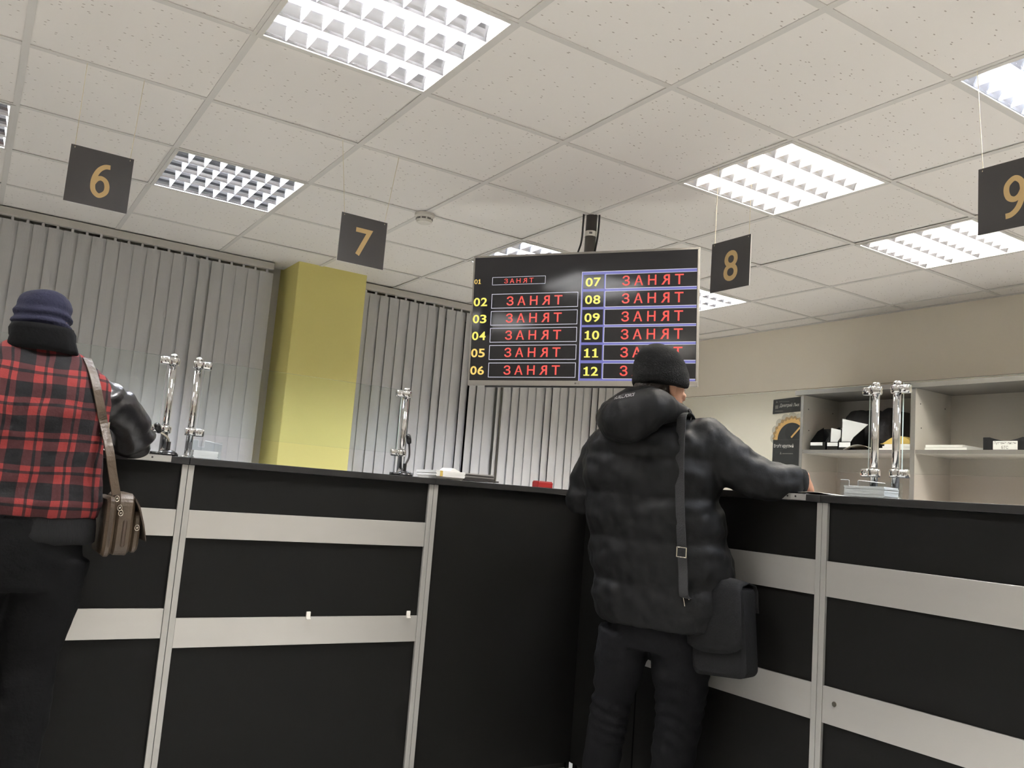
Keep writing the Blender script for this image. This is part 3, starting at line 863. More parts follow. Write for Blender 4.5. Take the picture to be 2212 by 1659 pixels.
def R_(x0, x1, y0, y1, m, lift=1): s_.rect(so+tn*.0004*lift, tu, tz, x0, x1, y0, y1, m)
def number(t_, x0, x1, y0, y1, m, lift, bold):
    n_ = len(t_); w1 = (x1-x0)/n_; o_ = so+tn*lift
    for k_, ch in enumerate(t_):
        a_ = x0+w1*k_; g_ = w1*.06
        if ch == '1':                        # serifed one
            q = lambda fx, fy: (a_+w1*fx, y0+(y1-y0)*fy)
            s_.prism([q(.16, 0), q(.90, 0), q(.90, .13), q(.67, .13), q(.67, 1), q(.45, 1), q(.37, .89), q(.16, .84), q(.16, .72), q(.40, .72), q(.40, .13), q(.16, .13)], o_, tu, tz, tn*.0001, m)
        else: s_.text(ch, o_, tu, tz, a_+g_, a_+w1-g_, y0, y1, m, 1.0, bold)
def word(x0, x1, y0, y1, lift, bold):
    for ch, f0, f1, fl in (('З', 0, .127, 0), ('А', .197, .345, 0), ('Н', .424, .560, 0), ('R', .640, .778, 1), ('Т', .858, 1, 0)):
        a_, b2 = x0+(x1-x0)*f0, x0+(x1-x0)*f1
        if fl: a_, b2 = b2, a_
        s_.text(ch, so+tn*lift, tu, tz, a_, b2, y0, y1, 1, 1.0, bold)
def outline(x0, x1, y0, y1, w_=.0022, m=3, lift=1, right=True):
    R_(x0, x1, y1-w_, y1, m, lift); R_(x0, x1, y0, y0+w_, m, lift); R_(x0, x0+w_, y0, y1, m, lift)
    if right: R_(x1-w_, x1, y0, y1, m, lift)
WORD = 'ЗАНЯТ'
number('01', -.535, -.499, .179, .202, 5, .0004, .004)
outline(-.442, -.176, .171, .2095, .0016); word(-.382, -.235, .178, .201, .0004, .004)
for k, (yb, yt) in enumerate(((.0555, .1265), (-.0275, .042), (-.1105, -.041), (-.1945, -.124), (-.279, -.209))):
    c = (yb+yt)/2
    outline(-.4415, -.0145, yb, yt)
    number('0%d' % (k+2), -.535, -.461, c-.023, c+.019, 5 if k > 2 else 2, .0004, .02)
    word(-.365, -.090, c-.0225, c+.0225, .0004, .012)
# right half: violet table with dark cells
R_(0, sx1-.002, -.2955, .2215, 4)
R_(0, .0018, -.2955, .2215, 3, 2); R_(0, sx1-.002, .2195, .2215, 3, 2)
for k, (yb, yt) in enumerate(((.139, .207), (.0525, .126), (-.032, .0405), (-.1145, -.0425), (-.198, -.1265), (-.283, -.212))):
    c = (yb+yt)/2
    R_(.008, .107, yb, yt, 6, 2); R_(.113, sx1-.002, yb, yt, 6, 2)
    R_(.113, .1150, yb, yt, 3, 3); R_(.113, sx1-.002, yb-.0022, yb, 3, 3); R_(.113, sx1-.002, yt-.0016, yt, 3, 3)
    number(('07', '08', '09', '10', '11', '12')[k], .017, .094, c-.023, c+.019, 2, .0012, .02)
    word(.192, .472, c-.0235, c+.0245, .0012, .012)
sc_o = s_.build('screen', [M_screen, M_sred, M_syel, M_swhi, M_spur, M_sora, M_screen], t)
b_ = MB(); b_.text('LG', fo(0, 0, .0024), tu, tz, -.006, .006, -.3105, -.3025, 0, 1, .01)
b_.prism([(-.013+.0045*math.cos(2*math.pi*k/14), -.3065+.0045*math.sin(2*math.pi*k/14)) for k in range(14)], fo(0, 0, .0021), tu, tz, tn*.0004, 0)
b_.build('maker_mark', M_logo, t)
PT = Vector((2.414, 3.224, 0))
t = thing('ceiling_pole', 'dark grey ceiling pole that carries the television', 'pole', (PT.x, PT.y, CEIL))
b_ = MB(); zb = EYE+.62
for q_ in range(1): b_.cyl((PT.x, PT.y, zb), (PT.x, PT.y, CEIL+.05), .027, 24)
b_.build('tube', M_pole, t, smooth=False).data.polygons.foreach_set('use_smooth', [True]*24+[False]*2)
b_ = MB(); b_.lathe([(.0275, 0), (.0275, .026)], (PT.x, PT.y, CEIL-.105), 24)
b_.rect(Vector((PT.x, PT.y, CEIL-.105))+Vector((-.6, -.8, 0))*.0283, Vector((.8, -.6, 0)), Z3, -.008, .007, .008, .018, 1)
b_.build('paper_label', [M_white, M_logo], t)
b_ = MB(); b_.obox(fo(0, -.03, -.0665), (tu, tn, tz), (.11, .006, .11)); b_.build('mount_plate', M_tvback, t)
for dx, sgn in ((-.04, 1), (.036, -1)):
    b_ = MB(); cc = Vector((PT.x, PT.y, 0))+Vector((.8, -.6, 0))*dx+Vector((-.6, -.8, 0))*.012
    if sgn > 0: P = [cc+Z3*(CEIL+.01), cc+Z3*(CEIL-.05), cc+Vector((-.004, 0, CEIL-.14)), cc+Vector((-.02, .015, CEIL-.23)), cc+Vector((-.02, .02, CEIL-.33))]
    else: P = [cc+Z3*(CEIL+.01), cc+Z3*(CEIL-.06), cc+Vector((-.004, 0, CEIL-.12)), cc+Vector((-.01, .006, CEIL-.2)), cc+Vector((-.01, .01, CEIL-.33))]
    b_.tube(spline(P, 6), .0045, 8); b_.build('cable', M_cable, t, smooth=True)

# ------------------------------------------------------------------ cabinet on the right wall
XF = 4.60
t = thing('open_cabinet', 'tall grey open-front cabinet with shelves against the right wall', 'cabinet', (4.79, 3.0, 0))
cy0, cy1, ct = 1.36, 3.715, EYE+.818
b_ = MB(); b_.box(XF-.012, WALLX-.004, cy0-.02, cy1+.04, ct-.03, ct); b_.build('top_board', M_cab, t, bevel=.001)
b_ = MB(); b_.box(WALLX-.016, WALLX-.004, cy0+.022, cy1-.022, 0, ct-.031); b_.build('back_board', M_cabin, t)
for k, yy in enumerate((cy1-.022, 2.907, 2.10, cy0)):
    b_ = MB(); b_.box(XF, WALLX-.017, yy, yy+.022 if k != 1 else 2.936, 0, ct-.0305)
    d = (b_.box(XF-.0012, XF-.0001, yy, yy+.022 if k != 1 else 2.936, 0, ct-.0305, 1), b_.build('side_panel' if k in (0, 3) else 'divider', [M_cabin, M_cab], t))[1]
    for hx, hz in ((.05, .70), (.06, .56), (.30, .70)):
        h_ = MB(); h_.cyl((XF+hx, yy-.0006, EYE+hz), (XF+hx, yy+.0006, EYE+hz), .004, 10); h_.build('peg_hole', M_hole, d)
zs = EYE+.428
for y0, y1 in ((2.9365, cy1-.0225), (2.1225, 2.9065), (cy0+.0225, 2.0995)):
    for z in (zs, zs-.42, zs-.84):
        b_ = MB(); b_.box(XF+.004, WALLX-.017, y0, y1, z-.022, z); b_.box(XF+.0028, XF+.0039, y0, y1, z-.022, z, 1); b_.build('shelf', [M_cabin, M_cab], t)
# what stands on the shelf
ZS = zs+.0006
def cubby(label, y0, y1, name, dx, labelrect):
    b_ = MB(); x = XF+.03+dx; h = .075; x1 = x+.13
    b_.box(x, x+.003, y0, y1, ZS, ZS+.052); b_.box(x, x1, y0, y1, ZS, ZS+.003)
    for yy in (y0, y1-.003):
        b_.prism([(0, 0), (.13, 0), (.13, .16), (.07, .13), (0, .055)], (x, yy, ZS), X3, Z3, (0, .003, 0))
    b_.box(x1-.003, x1, y0, y1, ZS, ZS+.15)
    for (a0, a1, z0, z1) in labelrect: b_.box(x-.0012, x-.0002, a0, a1, ZS+z0, ZS+z1, 1)
    o = b_.build('document_tray', [M_plastic, M_paper], origin=(x+.1, (y0+y1)/2, ZS))
    tag(o, label, 'document tray', 'black document trays on the cabinet shelf')
cubby('black document tray standing at the left end of the cabinet shelf', 3.535, 3.655, 'a', 0, ((3.56, 3.652, .030, .050),))
cubby('black document tray in the middle of three on the cabinet shelf', 3.445, 3.53, 'b', .002, ((3.448, 3.525, .026, .048),))
cubby('black document tray right of the other two on the cabinet shelf', 3.345, 3.44, 'c', -.004, ((3.352, 3.432, .018, .048),))
def slip(label, pts, x0, x1):
    b_ = MB(); b_.prism(pts, (x0, 0, ZS), Y3, Z3, (x1, 0, 0)); 
    tag(b_.build('paper_sheet', M_paper, origin=(x0, pts[0][0], ZS)), label, 'paper', 'papers standing in the document trays')
slip('white sheet standing in the middle document tray', [(3.525, .004), (3.45, .004), (3.45, .13), (3.52, .145)], XF+.06, .004)
slip('wide white sheet leaning out of the right-hand document tray', [(3.435, .004), (3.36, .004), (3.352, .08), (3.25, .16), (3.43, .20)], XF+.05, .004)
# dark cloth bag heap
b_ = MB()
for (y, z, rx, ry, rz) in ((3.45, .14, .10, .12, .135), (3.34, .13, .11, .14, .13), (3.25, .12, .10, .09, .12), (3.50, .21, .06, .06, .06), (3.38, .22, .07, .13, .05), (3.24, .22, .06, .06, .06)):
    b_.ball((XF+.27, y, ZS+z), (rx*.9, ry, rz), n=18)
o = fuse(b_.build('cloth_bag', M_bag), .009, 5)
zmin = min(v.co.z for v in o.data.vertices)
for v in o.data.vertices:
    v.co.x = min(max(v.co.x, XF+.18), WALLX-.035); v.co.z += ZS+.012-zmin; v.co.y = max(min(v.co.y, 3.655), 3.20)
wrinkle(o, lambda c: .010*noise.noise(c*14)+.004*noise.noise(c*40))
tag(o, 'dark crumpled bag stuffed on the cabinet shelf behind the document trays', 'bag')
b_ = MB(); b_.box(XF+.2, XF+.34, 3.155, 3.175, ZS, ZS+.26); tag(b_.build('binder', M_plastic, bevel=.002, origin=(XF+.27, 3.165, ZS)), 'narrow black binder standing right of the crumpled bag', 'binder')
for k, (y0, y1, z, mm) in enumerate(((2.945, 3.15, 0, M_paper), (2.95, 3.13, .0125, M_paper), (2.955, 3.12, .0245, M_paper))):
    b_ = MB(); b_.box(XF+.02+.004*k, XF+.26, y0, y1, ZS+z, ZS+z+.0115)
    tag(b_.build('paper_pad', mm, bevel=.001, origin=(XF+.14, (y0+y1)/2, ZS+z)), ('white paper pad at the bottom under the yellow folder', 'white paper pad second under the yellow folder', 'white paper pad directly under the yellow folder')[k], 'paper pad', 'paper pads under the yellow folder')
b_ = MB(); n = 12; rings = []
for q in range(n+1):
    s_ = q/n; y = 2.958+.19*s_; z = .045*math.sin(math.pi*min(1, s_*.9+.15))**1.2
    rings.append([(XF+.03, y, ZS+.037), (XF+.2, y, ZS+.037), (XF+.2, y, ZS+.039+z*1.1), (XF+.03, y, ZS+.039+z)])
b_.loft(rings); tag(b_.build('folder', M_manila, origin=(XF+.11, 3.05, ZS+.037)), 'bulging yellow folder on white pads in the left cabinet bay', 'folder')
sheet('paper_sheet', 'grey sheet curling over the shelf edge left of the yellow folder', 'paper', (XF-.006, 3.38, ZS), -Y3, (1, 0, 0), .2, .15, .0012, M_pgrey, None, .03)
for k, (y0, y1, z) in enumerate(((2.62, 2.865, 0), (2.64, 2.86, .0155))):
    b_ = MB(); b_.box(XF+.03, XF+.29, y0, y1, ZS+z, ZS+z+.0145)
    tag(b_.build('paper_pad', M_paper, bevel=.001, origin=(XF+.15, (y0+y1)/2, ZS+z)), ('white paper pad lying on the shelf left of the labelled box', 'thin white pad on top of another pad left of the labelled box')[k], 'paper pad', 'paper pads left of the labelled box')
# labelled box
t = thing('file_box', 'black file box with a white label, at the right edge on the cabinet shelf', 'file box', (XF+.12, 2.40, ZS))
b_ = MB()
prof = [(2.525, 0), (2.525, .068)]+[(2.49-.012*k, .068-.018*math.sin(math.pi*k/14)) for k in range(15)]+[(2.285, .068), (2.285, 0)]
b_.prism(prof, (XF+.02, 0, ZS), Y3, Z3, (.003, 0, 0))
b_.box(XF+.0232, XF+.25, 2.285, 2.525, ZS, ZS+.003); b_.box(XF+.0232, XF+.25, 2.285, 2.288, ZS+.0031, ZS+.066); b_.box(XF+.0232, XF+.25, 2.522, 2.525, ZS+.0031, ZS+.066); b_.box(XF+.247, XF+.25, 2.2885, 2.5215, ZS+.0031, ZS+.066)
b_.build('box', M_plastic, t)
b_ = MB(); b_.box(XF+.0188, XF+.0198, 2.345, 2.472, ZS+.002, ZS+.048)
b_.text('Путевые листы', (XF+.0184, 2.472, ZS), -Y3, Z3, .006, .121, .027, .045, 1, bold=.01); b_.text('БТС', (XF+.0184, 2.472, ZS), -Y3, Z3, .045, .08, .006, .022, 1, bold=.01)
b_.build('label', [M_paper, M_logo], t)

# ------------------------------------------------------------------ name plate and poster on the right wall
px_ = WALLX-.0005
b_ = MB(); u, o = -Y3, Vector((px_, 4.268, EYE))
b_.prism([(0, .726), (.30, .741), (.30, .846), (.004, .831)], o-X3*.006, u, Z3, (.006, 0, 0), 0)
on = o-X3*.0066
b_.text('Дмитрий Лык', on, u, Z3, .062, .235, .768, .800, 1, slant=.004)
b_.prism([(.022, .762), (.05, .764), (.05, .79), (.022, .788)], on+X3*.0004, u, Z3, (-.0003, 0, 0), 2)
b_.prism([(.026, .807), (.046, .808), (.035, .823)], on, u, Z3, (-.0003, 0, 0), 2)
for x0, x1, y0 in [(.022+.0085*k, .0285+.0085*k, .7425) for k in range(9)]+[(.055+.0095*k, .062+.0095*k, .8115) for k in range(10)]:   # lettering too small to read
    b_.prism([(x0, y0), (x1, y0), (x1, y0+.0045), (x0, y0+.0045)], on, u, Z3, (-.0003, 0, 0), 2)
tag(b_.build('name_plate', [M_poster, M_ptext, M_pdim], origin=(px_, 4.12, EYE+.73)), 'black name plate with white lettering on the beige wall above the gear poster', 'sign')
b_ = MB(); o = Vector((px_, 4.256, EYE)); cx_, cz_ = .165, .535
def arc(r0, r1, a0, a1, m, lift, teeth=0, n=48):
    P = []
    for k in range(n+1):
        a_ = a0+(a1-a0)*k/n; r = r1
        if teeth: r = r1+(.010 if int(k*teeth/n) % 2 else 0)
        P.append((cx_+r*math.cos(a_), cz_+r*math.sin(a_)))
    Q = [(cx_+r0*math.cos(a0+(a1-a0)*k/n), cz_+r0*math.sin(a0+(a1-a0)*k/n)) for k in range(n+1)]
    oo = o-X3*lift
    for k in range(n): b_.prism([Q[k], P[k], P[k+1], Q[k+1]], oo, u, Z3, (-.0004, 0, 0), m)
b_.prism([(0, .10), (.33, .10), (.33, cz_), (0, cz_)], o-X3*.004, u, Z3, (.004, 0, 0), 0)
for k in range(9):                             # cloud edge of the card
    a_ = math.pi*(1-k/8); r = .155
    b_.prism([(cx_+r*math.cos(a_)+.036*math.cos(2*math.pi*q/16), cz_+.012+r*.98*math.sin(a_)+.036*math.sin(2*math.pi*q/16)) for q in range(16)], o-X3*(.0034+.00003*k), u, Z3, (.002, 0, 0), 1)
arc(.0, .165, 0, math.pi, 1, .0042); arc(.12, .162, 0, math.pi, 2, .0048, 26); arc(.12, .145, 0, math.pi, 3, .0054, 30); arc(0, .122, 0, math.pi, 0, .0060)
b_.prism([(.160, .555), (.170, .547), (.26, .632), (.25, .642)], o-X3*.0068, u, Z3, (-.0004, 0, 0), 3)
b_.text('Везёт круглый', o-X3*.0046, u, Z3, .012, .186, .472, .505, 4, bold=.008)
for k in range(10): b_.prism([(.09+.0095*k, .432), (.097+.0095*k, .432), (.097+.0095*k, .4385), (.09+.0095*k, .4385)], o-X3*.0046, u, Z3, (-.0003, 0, 0), 5)
b_.prism([(.066, .43), (.084, .43), (.075, .45)], o-X3*.0046, u, Z3, (-.0003, 0, 0), 5)
tag(b_.build('poster', [M_poster, M_pgrey, M_pbronze, M_porange, M_ptext, M_pdim], origin=(px_, 4.1, EYE+.1)), 'dark poster with an orange gear dial on the beige wall left of the cabinet', 'poster')


# ------------------------------------------------------------------ people
def ell(c, u, v, a, b, n=28, k=1.0):
    """one ring; k < 1 squares it off"""
    c, u, v = Vector(c), Vector(u), Vector(v); out = []
    for q in range(n):
        t_ = 2*math.pi*q/n; cx, sx = math.cos(t_), math.sin(t_)
        out.append(c+u*a*math.copysign(abs(cx)**k, cx)+v*b*math.copysign(abs(sx)**k, sx))
    return out
def head_mesh(mb, chin, r, f, up, sc=1.0):
    """head from chin to crown with nose, ears, brow, lips"""
    rings = []
    for h, a, b_, sh in ((0, .020, .024, .060), (.010, .034, .040, .054), (.030, .047, .062, .036), (.055, .056, .080, .020), (.085, .064, .090, .010),
                         (.115, .071, .096, .003), (.145, .074, .098, 0), (.175, .073, .095, -.003), (.200, .064, .084, -.005), (.220, .046, .062, -.006), (.232, .018, .026, -.006)):
        rings.append(ell(chin+up*h*sc+f*sh*sc, r, f, a*sc, b_*sc, 28, .92))
    mb.loft(rings)
    fx = lambda x, y, z: chin+(r*x+f*y+up*z)*sc
    mb.tube([fx(0, .094, .125), fx(0, .106, .100), fx(0, .114, .082), fx(0, .098, .076)], [.008, .010, .014, .010], 10)      # nose
    for s_ in (-1, 1):
        mb.ball(fx(s_*.012, .100, .080), (.008, .008, .007), n=10)
        mb.ball(fx(s_*.030, .086, .128), (.022, .010, .006), n=10, ax=(r, f, up))          # brow
        mb.ball(fx(s_*.036, .074, .085), (.022, .018, .016), n=10, ax=(r, f, up))          # cheek bone
        e = fx(s_*.076, -.008, .105)
        mb.ball(e, (.010, .019, .032), n=12, ax=((r*.9-f*.45*s_).normalized()*1, (f+up*.1), up))
        mb.ball(fx(s_*.074, -.002, .078), (.008, .010, .012), n=10, ax=(r, f, up))         # lobe
    mb.ball(fx(0, .093, .052), (.020, .010, .010), n=10, ax=(r, f, up))
def face_parts(parent, chin, r, f, up):
    fx = lambda x, y, z: chin+(r*x+f*y+up*z)
    for s_ in (-1, 1):
        m_ = MB(); m_.ball(fx(s_*.030, .086, .112), (.012, .008, .007), n=12, ax=(r, f, up)); e = m_.build('eye', M_eye, parent, smooth=True)
        m_ = MB(); m_.ball(fx(s_*.030, .0925, .112), (.005, .0025, .005), n=10, ax=(r, f, up)); m_.build('iris', M_iris, e, smooth=True)
    m_ = MB(); m_.tube([fx(-.024, .090, .050), fx(0, .1035, .052), fx(.024, .090, .050)], [.003, .0055, .003], 8); m_.build('lips', M_lip, parent, smooth=True)
def hand(mb, W, h, n, side, curl, sc=1.0):
    """palm, four separate fingers with two bends, thumb; h wrist->knuckles, n back of the hand, side towards the thumb"""
    h, n = Vector(h).normalized(), Vector(n).normalized(); n = (n-h*n.dot(h)).normalized()
    l = Vector(side); l = (l-h*l.dot(h)-n*l.dot(n)).normalized()
    P = lambda a, b_, c: W+(h*a+l*b_+n*c)*sc
    rings = []
    for a, wd, th in ((-.03, .027, .020), (0, .029, .019), (.03, .038, .017), (.06, .043, .015), (.085, .041, .013)):
        rings.append(ell(P(a, 0, 0), l, n, wd*sc, th*sc, 18, .8))
    mb.loft(rings)
    for b_, ln in ((.0345, .070), (.0118, .079), (-.0115, .073), (-.034, .057)):
        p = P(.080, b_, 0); d = h.copy(); pts = [p-h*.012*sc, p]; rad = [.0084*sc, .0078*sc]
        for q, (fr, bend) in enumerate(((.45, .7), (.31, 1.0), (.24, .7))):
            ang = curl*bend
            d = (d*math.cos(ang)-n*math.sin(ang)).normalized(); n_ = n
            p = p+d*ln*fr*sc; pts.append(p); rad.append((.0074-.0008*q)*sc)
            n = (n*math.cos(ang)+(h if q == 0 else h)*0+n*0).normalized()
        mb.tube(pts, rad, 10)
    p = P(.018, .026, -.004)
    mb.tube([P(.0, .018, -.004), p, P(.045, .050, -.014), P(.072, .056, -.026), P(.09, .050, -.036)], [.013*sc, .0125*sc, .0105*sc, .0092*sc, .0075*sc], 12)

def leg_points(hip, knee, ankle): return spline([hip, knee, ankle], 6)

def shoe(parent, ankle, f, r):
    m_ = MB(); a = Vector((ankle.x, ankle.y, 0)); rings = []
    for s_, wd, ht in ((-.085, .028, .05), (-.06, .036, .085), (-.01, .040, .10), (.05, .043, .08), (.11, .047, .062), (.16, .044, .052), (.185, .028, .036)):
        c = a+f*s_
        rings.append([c+r*wd*math.cos(t_)+Z3*(ht/2+ht/2*math.copysign(abs(math.sin(t_))**.8, math.sin(t_))+.003) for t_ in [2*math.pi*q/18 for q in range(18)]])
    m_.loft(rings); m_.build('shoe', M_shoe, parent, smooth=True)
    m_ = MB(); pts = [(-.09, .03), (.02, .042), (.12, .049), (.19, .028)]
    poly = [(x, y) for x, y in pts]+[(x, -y) for x, y in reversed(pts)]
    m_.prism(poly, a+Z3*.0005, f, r, Z3*.012); m_.build('sole', M_plastic, parent.children[-1] if False else parent)

# ---- person at the right counter: black puffer jacket, seen from behind, right arm reaching onto the worktop
def person_right():
    d0 = 3.10; th = 1.08
    f = Vector((math.sin(th), math.cos(th), 0)); r = Vector((math.cos(th), -math.sin(th), 0))
    base = D(1425, 1089, d0)
    t = MB()
    hy = 1.58                                   # the head is turned further towards the counter
    hf = Vector((math.sin(hy), math.cos(hy), -.06)).normalized(); hr = Vector((math.cos(hy), -math.sin(hy), 0)); hu = hr.cross(hf)
    hc = D(1428, 838, d0)                       # centre of the head at ear height
    chin = hc-hu*.100+hf*.004
    # joints
    neck = D(1418, 905, d0-.02); chest = D(1415, 985, d0); pel = D(1425, 1330, d0)
    shR, elR, wrR = D(1515, 955, 3.02), D(1645, 1036, 2.965), D(1722, 1040, 2.955)
    shL, elL, wrL = D(1312, 965, 3.20), D(1254, 1082, 3.27), D(1318, 1066, 3.42)
    hipL, knL, anL = D(1352, 1360, 3.14), D(1322, 1490, 3.16), D(1287, 1700, 3.16)
    hipR, knR, anR = D(1470, 1375, 3.06), D(1464, 1520, 3.07), D(1440, 1705, 3.06)
    anL.z = anR.z = .10
    # body: one skin
    B = MB()
    rows = [(pel-Z3*.06, .135, .085), (pel+Z3*.10, .13, .085), (chest-Z3*.15, .13, .085), (chest+f*.01, .15, .085), (chest+Z3*.08+f*.02, .13, .065), (neck-Z3*.01+f*.02, .07, .055), (neck+Z3*.04, .056, .062), (chin+hu*.05+hf*.005, .052, .06)]
    B.loft([ell(c, r, f, a, b_, 24) for c, a, b_ in rows])
    for sh, el, wr in ((shR, elR, wrR), (shL, elL, wrL)):
        B.tube(spline([chest+(sh-chest)*.6+Z3*.02, sh, el, wr], 5), [.036]*5+[.034]*5+[.030]*5+[.029], 14)
    for hp_, kn, an in ((hipL, knL, anL), (hipR, knR, anR)):
        B.tube(spline([hp_+Z3*.05, hp_-Z3*.05, kn, an], 5), [.062]*5+[.062-.003*q for q in range(5)]+[.048-.002*q for q in range(5)]+[.040], 14)
    head_mesh(B, chin-hf*.006, hr, hf, hu, .95)
    hw = D(1732, 1034, 2.965)
    hand(B, hw, (.72, .52, -.42), (.40, -.1, .9), (-.4, .9, 0), .5)
    hand(B, wrL, (.8, .1, .1), (-.1, -.1, 1), (.2, -1, 0), .35)
    body = fuse(B.build('person', M_skin, origin=(base.x, base.y, 0)), .0042, 3)
    tag(body, 'person in black puffer jacket and black beanie reaching onto the right counter', 'person')
    upd()
    face_parts(body, chin-hf*.011+hu*(-.005), hr, hf, hu)
    # jacket
    J = MB()
    tab = [(872, 1395, 1466), (888, 1352, 1496), (905, 1322, 1520), (925, 1296, 1534), (945, 1278, 1545), (985, 1258, 1556), (1030, 1255, 1556), (1071, 1258, 1556), (1120, 1262, 1566), (1166, 1267, 1575), (1210, 1270, 1583), (1258, 1274, 1588), (1300, 1274, 1590), (1340, 1280, 1588), (1352, 1288, 1580)]
    V = [q[0] for q in tab]; LL = [q[1] for q in tab]; RR = [q[2] for q in tab]
    seams = [925, 988, 1071, 1166, 1258, 1349]
    rings = []
    vv = 872
    while vv <= 1352:
        l_, r_ = interp(V, LL, vv), interp(V, RR, vv)
        hw_ = (r_-l_)/2*d0/FPX/.985
        pf = 0
        if 925 <= vv <= 1349:
            for a, b_ in zip(seams, seams[1:]):
                if a <= vv <= b_: pf = abs(math.sin(math.pi*(vv-a)/(b_-a)))**.55
        c = D((l_+r_)/2, vv, d0)
        bb = min(.66*hw_, .165)
        if vv > 960: c = c-f*.004
        rings.append(ell(c, r, f, hw_-.016+.016*pf, bb-.018+.022*pf, 40, .88))
        vv += 4
    J.loft(rings)
    P = spline([D(1455, 950, 3.06), shR, D(1575, 998, 2.99), elR, D(1700, 1040, 2.957), D(1731, 1040, 2.955)], 9)
    R_ = [.075, .090, .084, .072, .060, .047]
    rad = [interp(list(range(6)), R_, i/9) for i in range(len(P))]
    rad = [q+.005*(abs(math.sin(i/9*math.pi*1.25))-.5) for i, q in enumerate(rad)]
    J.tube(P, rad, 20)
    P = spline([D(1370, 960, 3.14), shL, D(1272, 1030, 3.25), elL, D(1280, 1072, 3.36), D(1312, 1066, 3.41)], 9)
    R_ = [.08, .078, .064, .054, .056, .046]
    J.tube(P, [interp(list(range(6)), R_, i/9)+.004*(abs(math.sin(i/9*math.pi*1.25))-.5) for i in range(len(P))], 20)
    jk = fuse(J.build('puffer_jacket', M_puffer, body), .0085, 3)
    wrinkle(jk, lambda c: (.0075*noise.noise(Vector((c.x*13, c.y*13, c.z*26)))+.0045*noise.noise(Vector((c.x*34, c.y*34, c.z*22))))-.004*abs(noise.noise(Vector((c.x*20+5, c.y*20, c.z*7)))))
    # hood lying on the back
    H = MB()
    hk = D(1388, 885, d0-.03)-f*.10
    up2 = (Z3+f*.25).normalized()
    pts = [D(1480, 894, 3.0)+f*.05, D(1452, 888, 2.98)-f*.0, D(1418, 884, 2.97)-f*.03, D(1372, 903, 2.99)-f*.03, D(1336, 908, 3.04)-f*.01, D(1330, 890, 3.12)+f*.03, D(1365, 868, 3.16)+f*.06]
    H.tube(spline(pts, 8), [interp([0, 1, 2, 3, 4, 5, 6], [.016, .040, .074, .088, .075, .06, .05], i/8) for i in range(49)], 22)
    H.tube(spline([D(1479, 894, 3.02)+f*.05, D(1450, 880, 3.0), D(1410, 862, 3.02)-f*.01, D(1362, 868, 3.08)+f*.01, D(1360, 862, 3.16)+f*.06], 8), [interp([0, 1, 2, 3, 4], [.018, .032, .042, .054, .045], i/8) for i in range(33)], 20)
    H.tube(spline([D(1430, 872, 3.01), D(1398, 868, 3.01), D(1358, 880, 3.04), D(1330, 905, 3.06)], 8), [.04]*4+[.055]*8+[.065]*8+[.062]*5, 20)
    hd = fuse(H.build('hood', M_puffer, body), .0075, 5)
    wrinkle(hd, lambda c: .004*noise.noise(c*16)+.003*noise.noise(Vector((c.x*50, c.y*50, c.z*20))))
    # print on the hood follows its surface
    upd()
    mw = hd.matrix_world; inv = mw.inverted()
    vs, fs = text_shape('aURUL.FORCE', 1.0, .0)
    X = [p[0] for p in vs]; Y = [p[1] for p in vs]; ok = True; out = []
    for x, y in vs:
        sx = (x-min(X))/(max(X)-min(X)); sy = (y-min(Y))/(max(Y)-min(Y))
        u_ = 1326+43*sx+3*sy; v_ = 863-8*sx-7*sy
        o_ = inv @ E0; dr = (inv.to_3x3() @ _dir(u_, v_)).normalized()
        hit, loc, nn, _ = hd.ray_cast(o_, dr)
        if not hit: ok = False; break
        out.append(mw @ (loc-dr*.0015))
    if ok:
        m_ = MB(); m_.add(out, fs); m_.build('print', M_mlogo, hd)
    m_ = MB(); m_.tube(spline([D(1486, 886, 3.0), D(1490, 889, 2.99), D(1493, 897, 2.99), D(1492, 908, 2.985)], 5), .002, 6); m_.ball(D(1489, 887, 3.0), .006, n=10)
    m_.build('drawcord', M_plastic, body)
    # beanie
    K = MB(); rings = []
    for v_, l_, r_, k_ in ((840, 1369, 1485, .7), (833, 1364.5, 1488, 1), (821, 1364, 1488.5, 1), (806, 1365, 1487, 1), (796, 1366.5, 1484, 1), (783, 1370, 1480.5, 1), (771, 1375, 1474.5, 1), (760, 1383, 1465, 1), (752, 1393, 1454, 1), (747, 1404, 1442, 1), (744.5, 1416, 1430, 1)):
        tl_ = (1428-(l_+r_)/2)
        c = D((l_+r_)/2, v_, d0); hw_ = (r_-l_)/2*d0/FPX
        rings.append([p+Z3*(.17*max(0, (p-c).dot(hf)-.02)*min(1, max(0, v_-790)/30)) for p in ell(c, CR.cross(hu).cross(hu)*-1, CR.cross(hu), hw_, hw_*1.24, 40)])
    K.loft(rings)
    bn = fuse(K.build('beanie', M_knitblk, body), .006, 4)
    wrinkle(bn, lambda c: .003*noise.noise(Vector((c.x*18, c.y*18, c.z*30))))
    # hair showing below the beanie
    m_ = MB()
    for s_ in (1,):
        m_.ball(chin+hu*.095-hf*.042, (.073, .066, .050), n=16, ax=(hr, hf, hu))
    m_.build('hair', M_hair, body, smooth=True)
    # jeans
    L_ = MB()
    L_.loft([ell(pel+Z3*.08, r, f, .175, .125, 28), ell(D(1420, 1370, d0), r, f, .18, .13, 28), ell(D(1415, 1400, d0), r, f, .165, .12, 28)])
